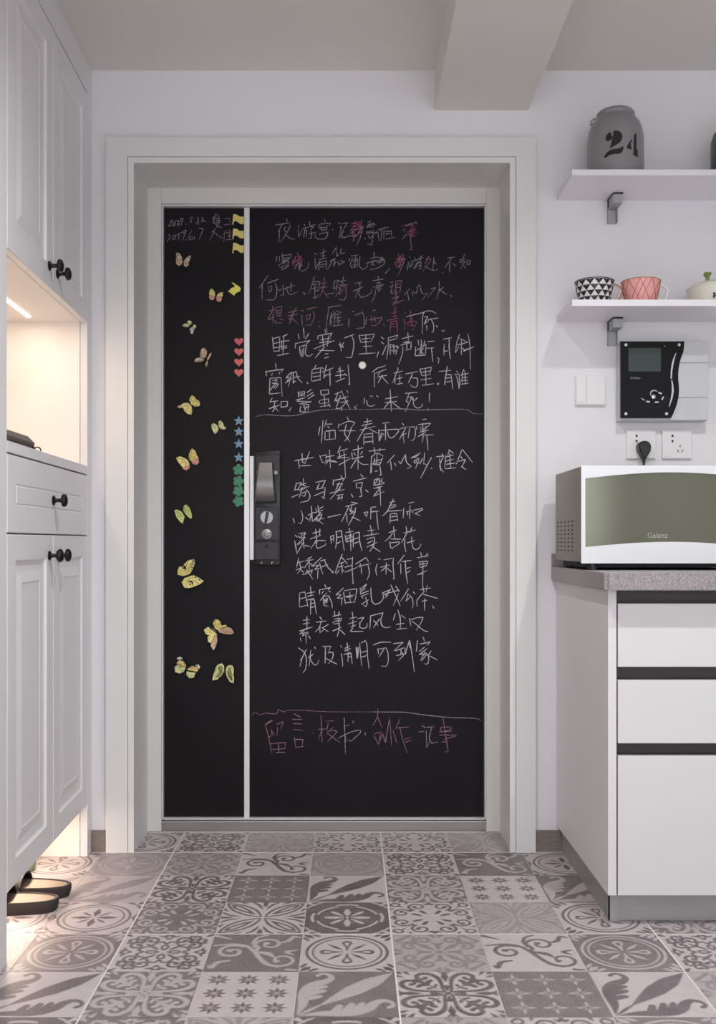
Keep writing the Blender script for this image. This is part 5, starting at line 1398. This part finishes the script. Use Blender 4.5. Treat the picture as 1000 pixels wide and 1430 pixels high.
butterfly('small pale butterfly with four round dotted wings above the spread tan one', N2, [[('w_pale', "225 190 250 170 285 172 298 192 285 205 255 205"), ('w_pale', "275 150 300 135 322 145 327 165 315 182 292 180")], [('w_pale', "328 210 345 180 368 185 372 212 345 228"), ('w_white', "303 225 318 208 340 215 350 240 338 280 316 275")]], (345, 150, 270, 240), lift=0.006)
butterfly('tan butterfly with one wing seen edge-on, left of the red hearts', N2, [[('w_tan', "415 480 435 430 465 425 485 460 480 500 460 530 415 525"), ('w_tan', "355 570 370 540 400 528 440 535 455 550 420 570 380 578")], [('w_beige', "527 468 533 490 508 540 488 560 484 535 505 492"), ('w_beige', "488 560 497 580 482 628 467 602 474 575")]], (500, 470, 462, 580))
butterfly('large pale yellow butterfly with dark tips, left of the topmost blue star', N2, [[('w_yellow', "330 920 355 940 372 962 375 985 410 985 415 1020 400 1040 350 1035 315 1010 298 980 308 945")], [('w_yellow', "200 1040 240 1005 285 1000 320 1030 330 1090 320 1125 280 1115 250 1085 240 1060")]], (280, 950, 350, 1080), [(1, 'w_pink', "178 1045 200 1030 232 1050 205 1062")])
butterfly('small pale yellow butterfly just left of the blue stars', N2, [[('w_pale', "535 1225 560 1215 590 1235 605 1270 595 1305 570 1330 550 1295 535 1260")], [('w_pale', "605 1195 630 1185 655 1215 665 1245 690 1270 660 1280 625 1270 605 1240")]], (588, 1200, 628, 1310))
butterfly('yellow butterfly with pink lower wings, left of the lowest blue star', N3, [[('w_yellow', "165 225 205 208 250 225 285 250 300 285 250 330 228 320 205 290 185 265"), ('w_pink', "300 282 302 330 270 355 230 338 262 310")], [('w_yellow', "330 125 365 150 380 195 400 225 340 250 310 250 295 215 298 180 310 150"), ('w_pink', "318 252 400 226 404 275 375 298 335 285")]], (280, 205, 315, 320))
butterfly('lime green butterfly with narrow wings below the yellow and pink one', N3, [[('w_green', "145 775 170 765 215 785 250 835 245 865 235 912 205 895 165 840")], [('w_green', "245 720 275 715 310 755 325 800 330 855 310 860 265 820 235 775")]], (215, 760, 268, 870))
butterfly('bright yellow butterfly with curled markings and striped edges', N4, [[('w_yellow', "355 80 362 120 345 165 320 215 290 245 240 258 180 245 178 205 200 155 240 145 255 130 290 95")], [('w_yellow', "220 325 250 280 320 255 345 250 400 275 455 310 420 340 365 362 335 375 300 382 255 380")]], (330, 235, 200, 275), [(0, 'w_white', "340 85 355 88 352 98 338 96"), (0, 'w_black', "335 100 358 104 356 112 332 110"), (0, 'w_white', "334 114 356 116 354 126 332 124"), (0, 'w_black', "328 128 352 132 348 142 324 138"), (0, 'w_white', "322 142 346 146 342 158 320 154"), (0, 'w_black', "318 158 340 162 336 172 316 168"),
  (0, 'w_black', "195 160 215 145 245 143 268 158 270 185 255 195 258 172 240 156 215 158"), (0, 'w_black', "220 175 235 165 248 175 240 188 235 178"),
  (1, 'w_white', "425 300 450 308 440 318 420 312"), (1, 'w_black', "405 285 418 295 410 308 398 298"), (1, 'w_white', "385 275 398 280 392 295 380 288"), (1, 'w_black', "360 258 372 265 366 280 355 272"),
  (1, 'w_black', "285 320 305 305 330 310 345 330 340 352 330 340 322 322 300 322"), (1, 'w_black', "295 345 310 335 320 345 312 355 306 346")])
butterfly('large yellow and beige butterfly with long wings pointing down and right', N4, [[('w_yellow', "550 750 575 710 610 712 635 740 640 775 690 765 700 790 600 825 570 810"), ('w_beige', "600 826 700 788 745 800 775 850 740 868 670 862 615 850")], [('w_yellow', "455 820 500 790 550 815 580 850 530 960 500 940 495 895 515 880 475 865"), ('w_beige', "582 852 595 930 580 1000 560 1032 530 985 535 955")]], (500, 790, 610, 880), lift=0.014)
butterfly('orange yellow butterfly with black and white wing tips, lowest on the left', N4, [[('w_orange', "170 1165 200 1135 240 1150 265 1190 262 1215 180 1185"), ('w_pale', "150 1205 180 1190 260 1222 240 1262 200 1280 155 1262")], [('w_orange', "278 1235 330 1200 380 1210 400 1240 380 1262 285 1245"), ('w_pale', "272 1258 370 1268 350 1320 300 1328 270 1292")]], (290, 1190, 245, 1290), [(0, 'w_white', "175 1110 215 1100 235 1125 180 1130"), (1, 'w_white', "365 1190 400 1180 420 1210 405 1230")])
butterfly('green marbled butterfly with pale edges, lowest on the right', N4, [[('w_pale', "640 1172 662 1200 665 1250 640 1300 600 1340 545 1348 555 1290 590 1250 580 1215 600 1185"), ('w_olive', "638 1190 655 1230 640 1285 600 1322 572 1330 612 1255 600 1215")], [('w_pale', "720 1190 755 1195 770 1230 765 1290 772 1330 765 1380 730 1370 695 1320 680 1260 690 1210"), ('w_olive', "715 1215 740 1225 742 1290 755 1350 735 1350 705 1305 695 1260")]], (672, 1180, 672, 1320))

# ================================================================ CEILING DOWNLIGHTS
for i, (x, y, wt_, lab) in enumerate(SPOTS):
    r = empty('downlight', (x, y, CEIL), lab, 'ceiling light', 'recessed ceiling downlights')
    O = (x, y, CEIL)
    if 0.246 < x < 0.515: pass
    MB(O).lathe([(0.045, 0), (0.046, -0.004), (0.034, -0.006), (0.032, 0)], (x, y, CEIL), 'z', 28).build('trim_ring', 'white_plastic', r, True)
    MB(O).lathe([(0.031, -0.001), (0.03, -0.002), (0, -0.002)], (x, y, CEIL), 'z', 24).build('lens', 'lamp_glow', r)
    l = bpy.data.lights.new('lamp', 'SPOT'); l.energy = wt_; l.color = SPOT_COL; l.shadow_soft_size = 0.02; l.spot_size = math.radians(150); l.spot_blend = 1.0
    o = bpy.data.objects.new('lamp', l); COL.objects.link(o); o.parent = r; o.location = (0, 0, -0.012)
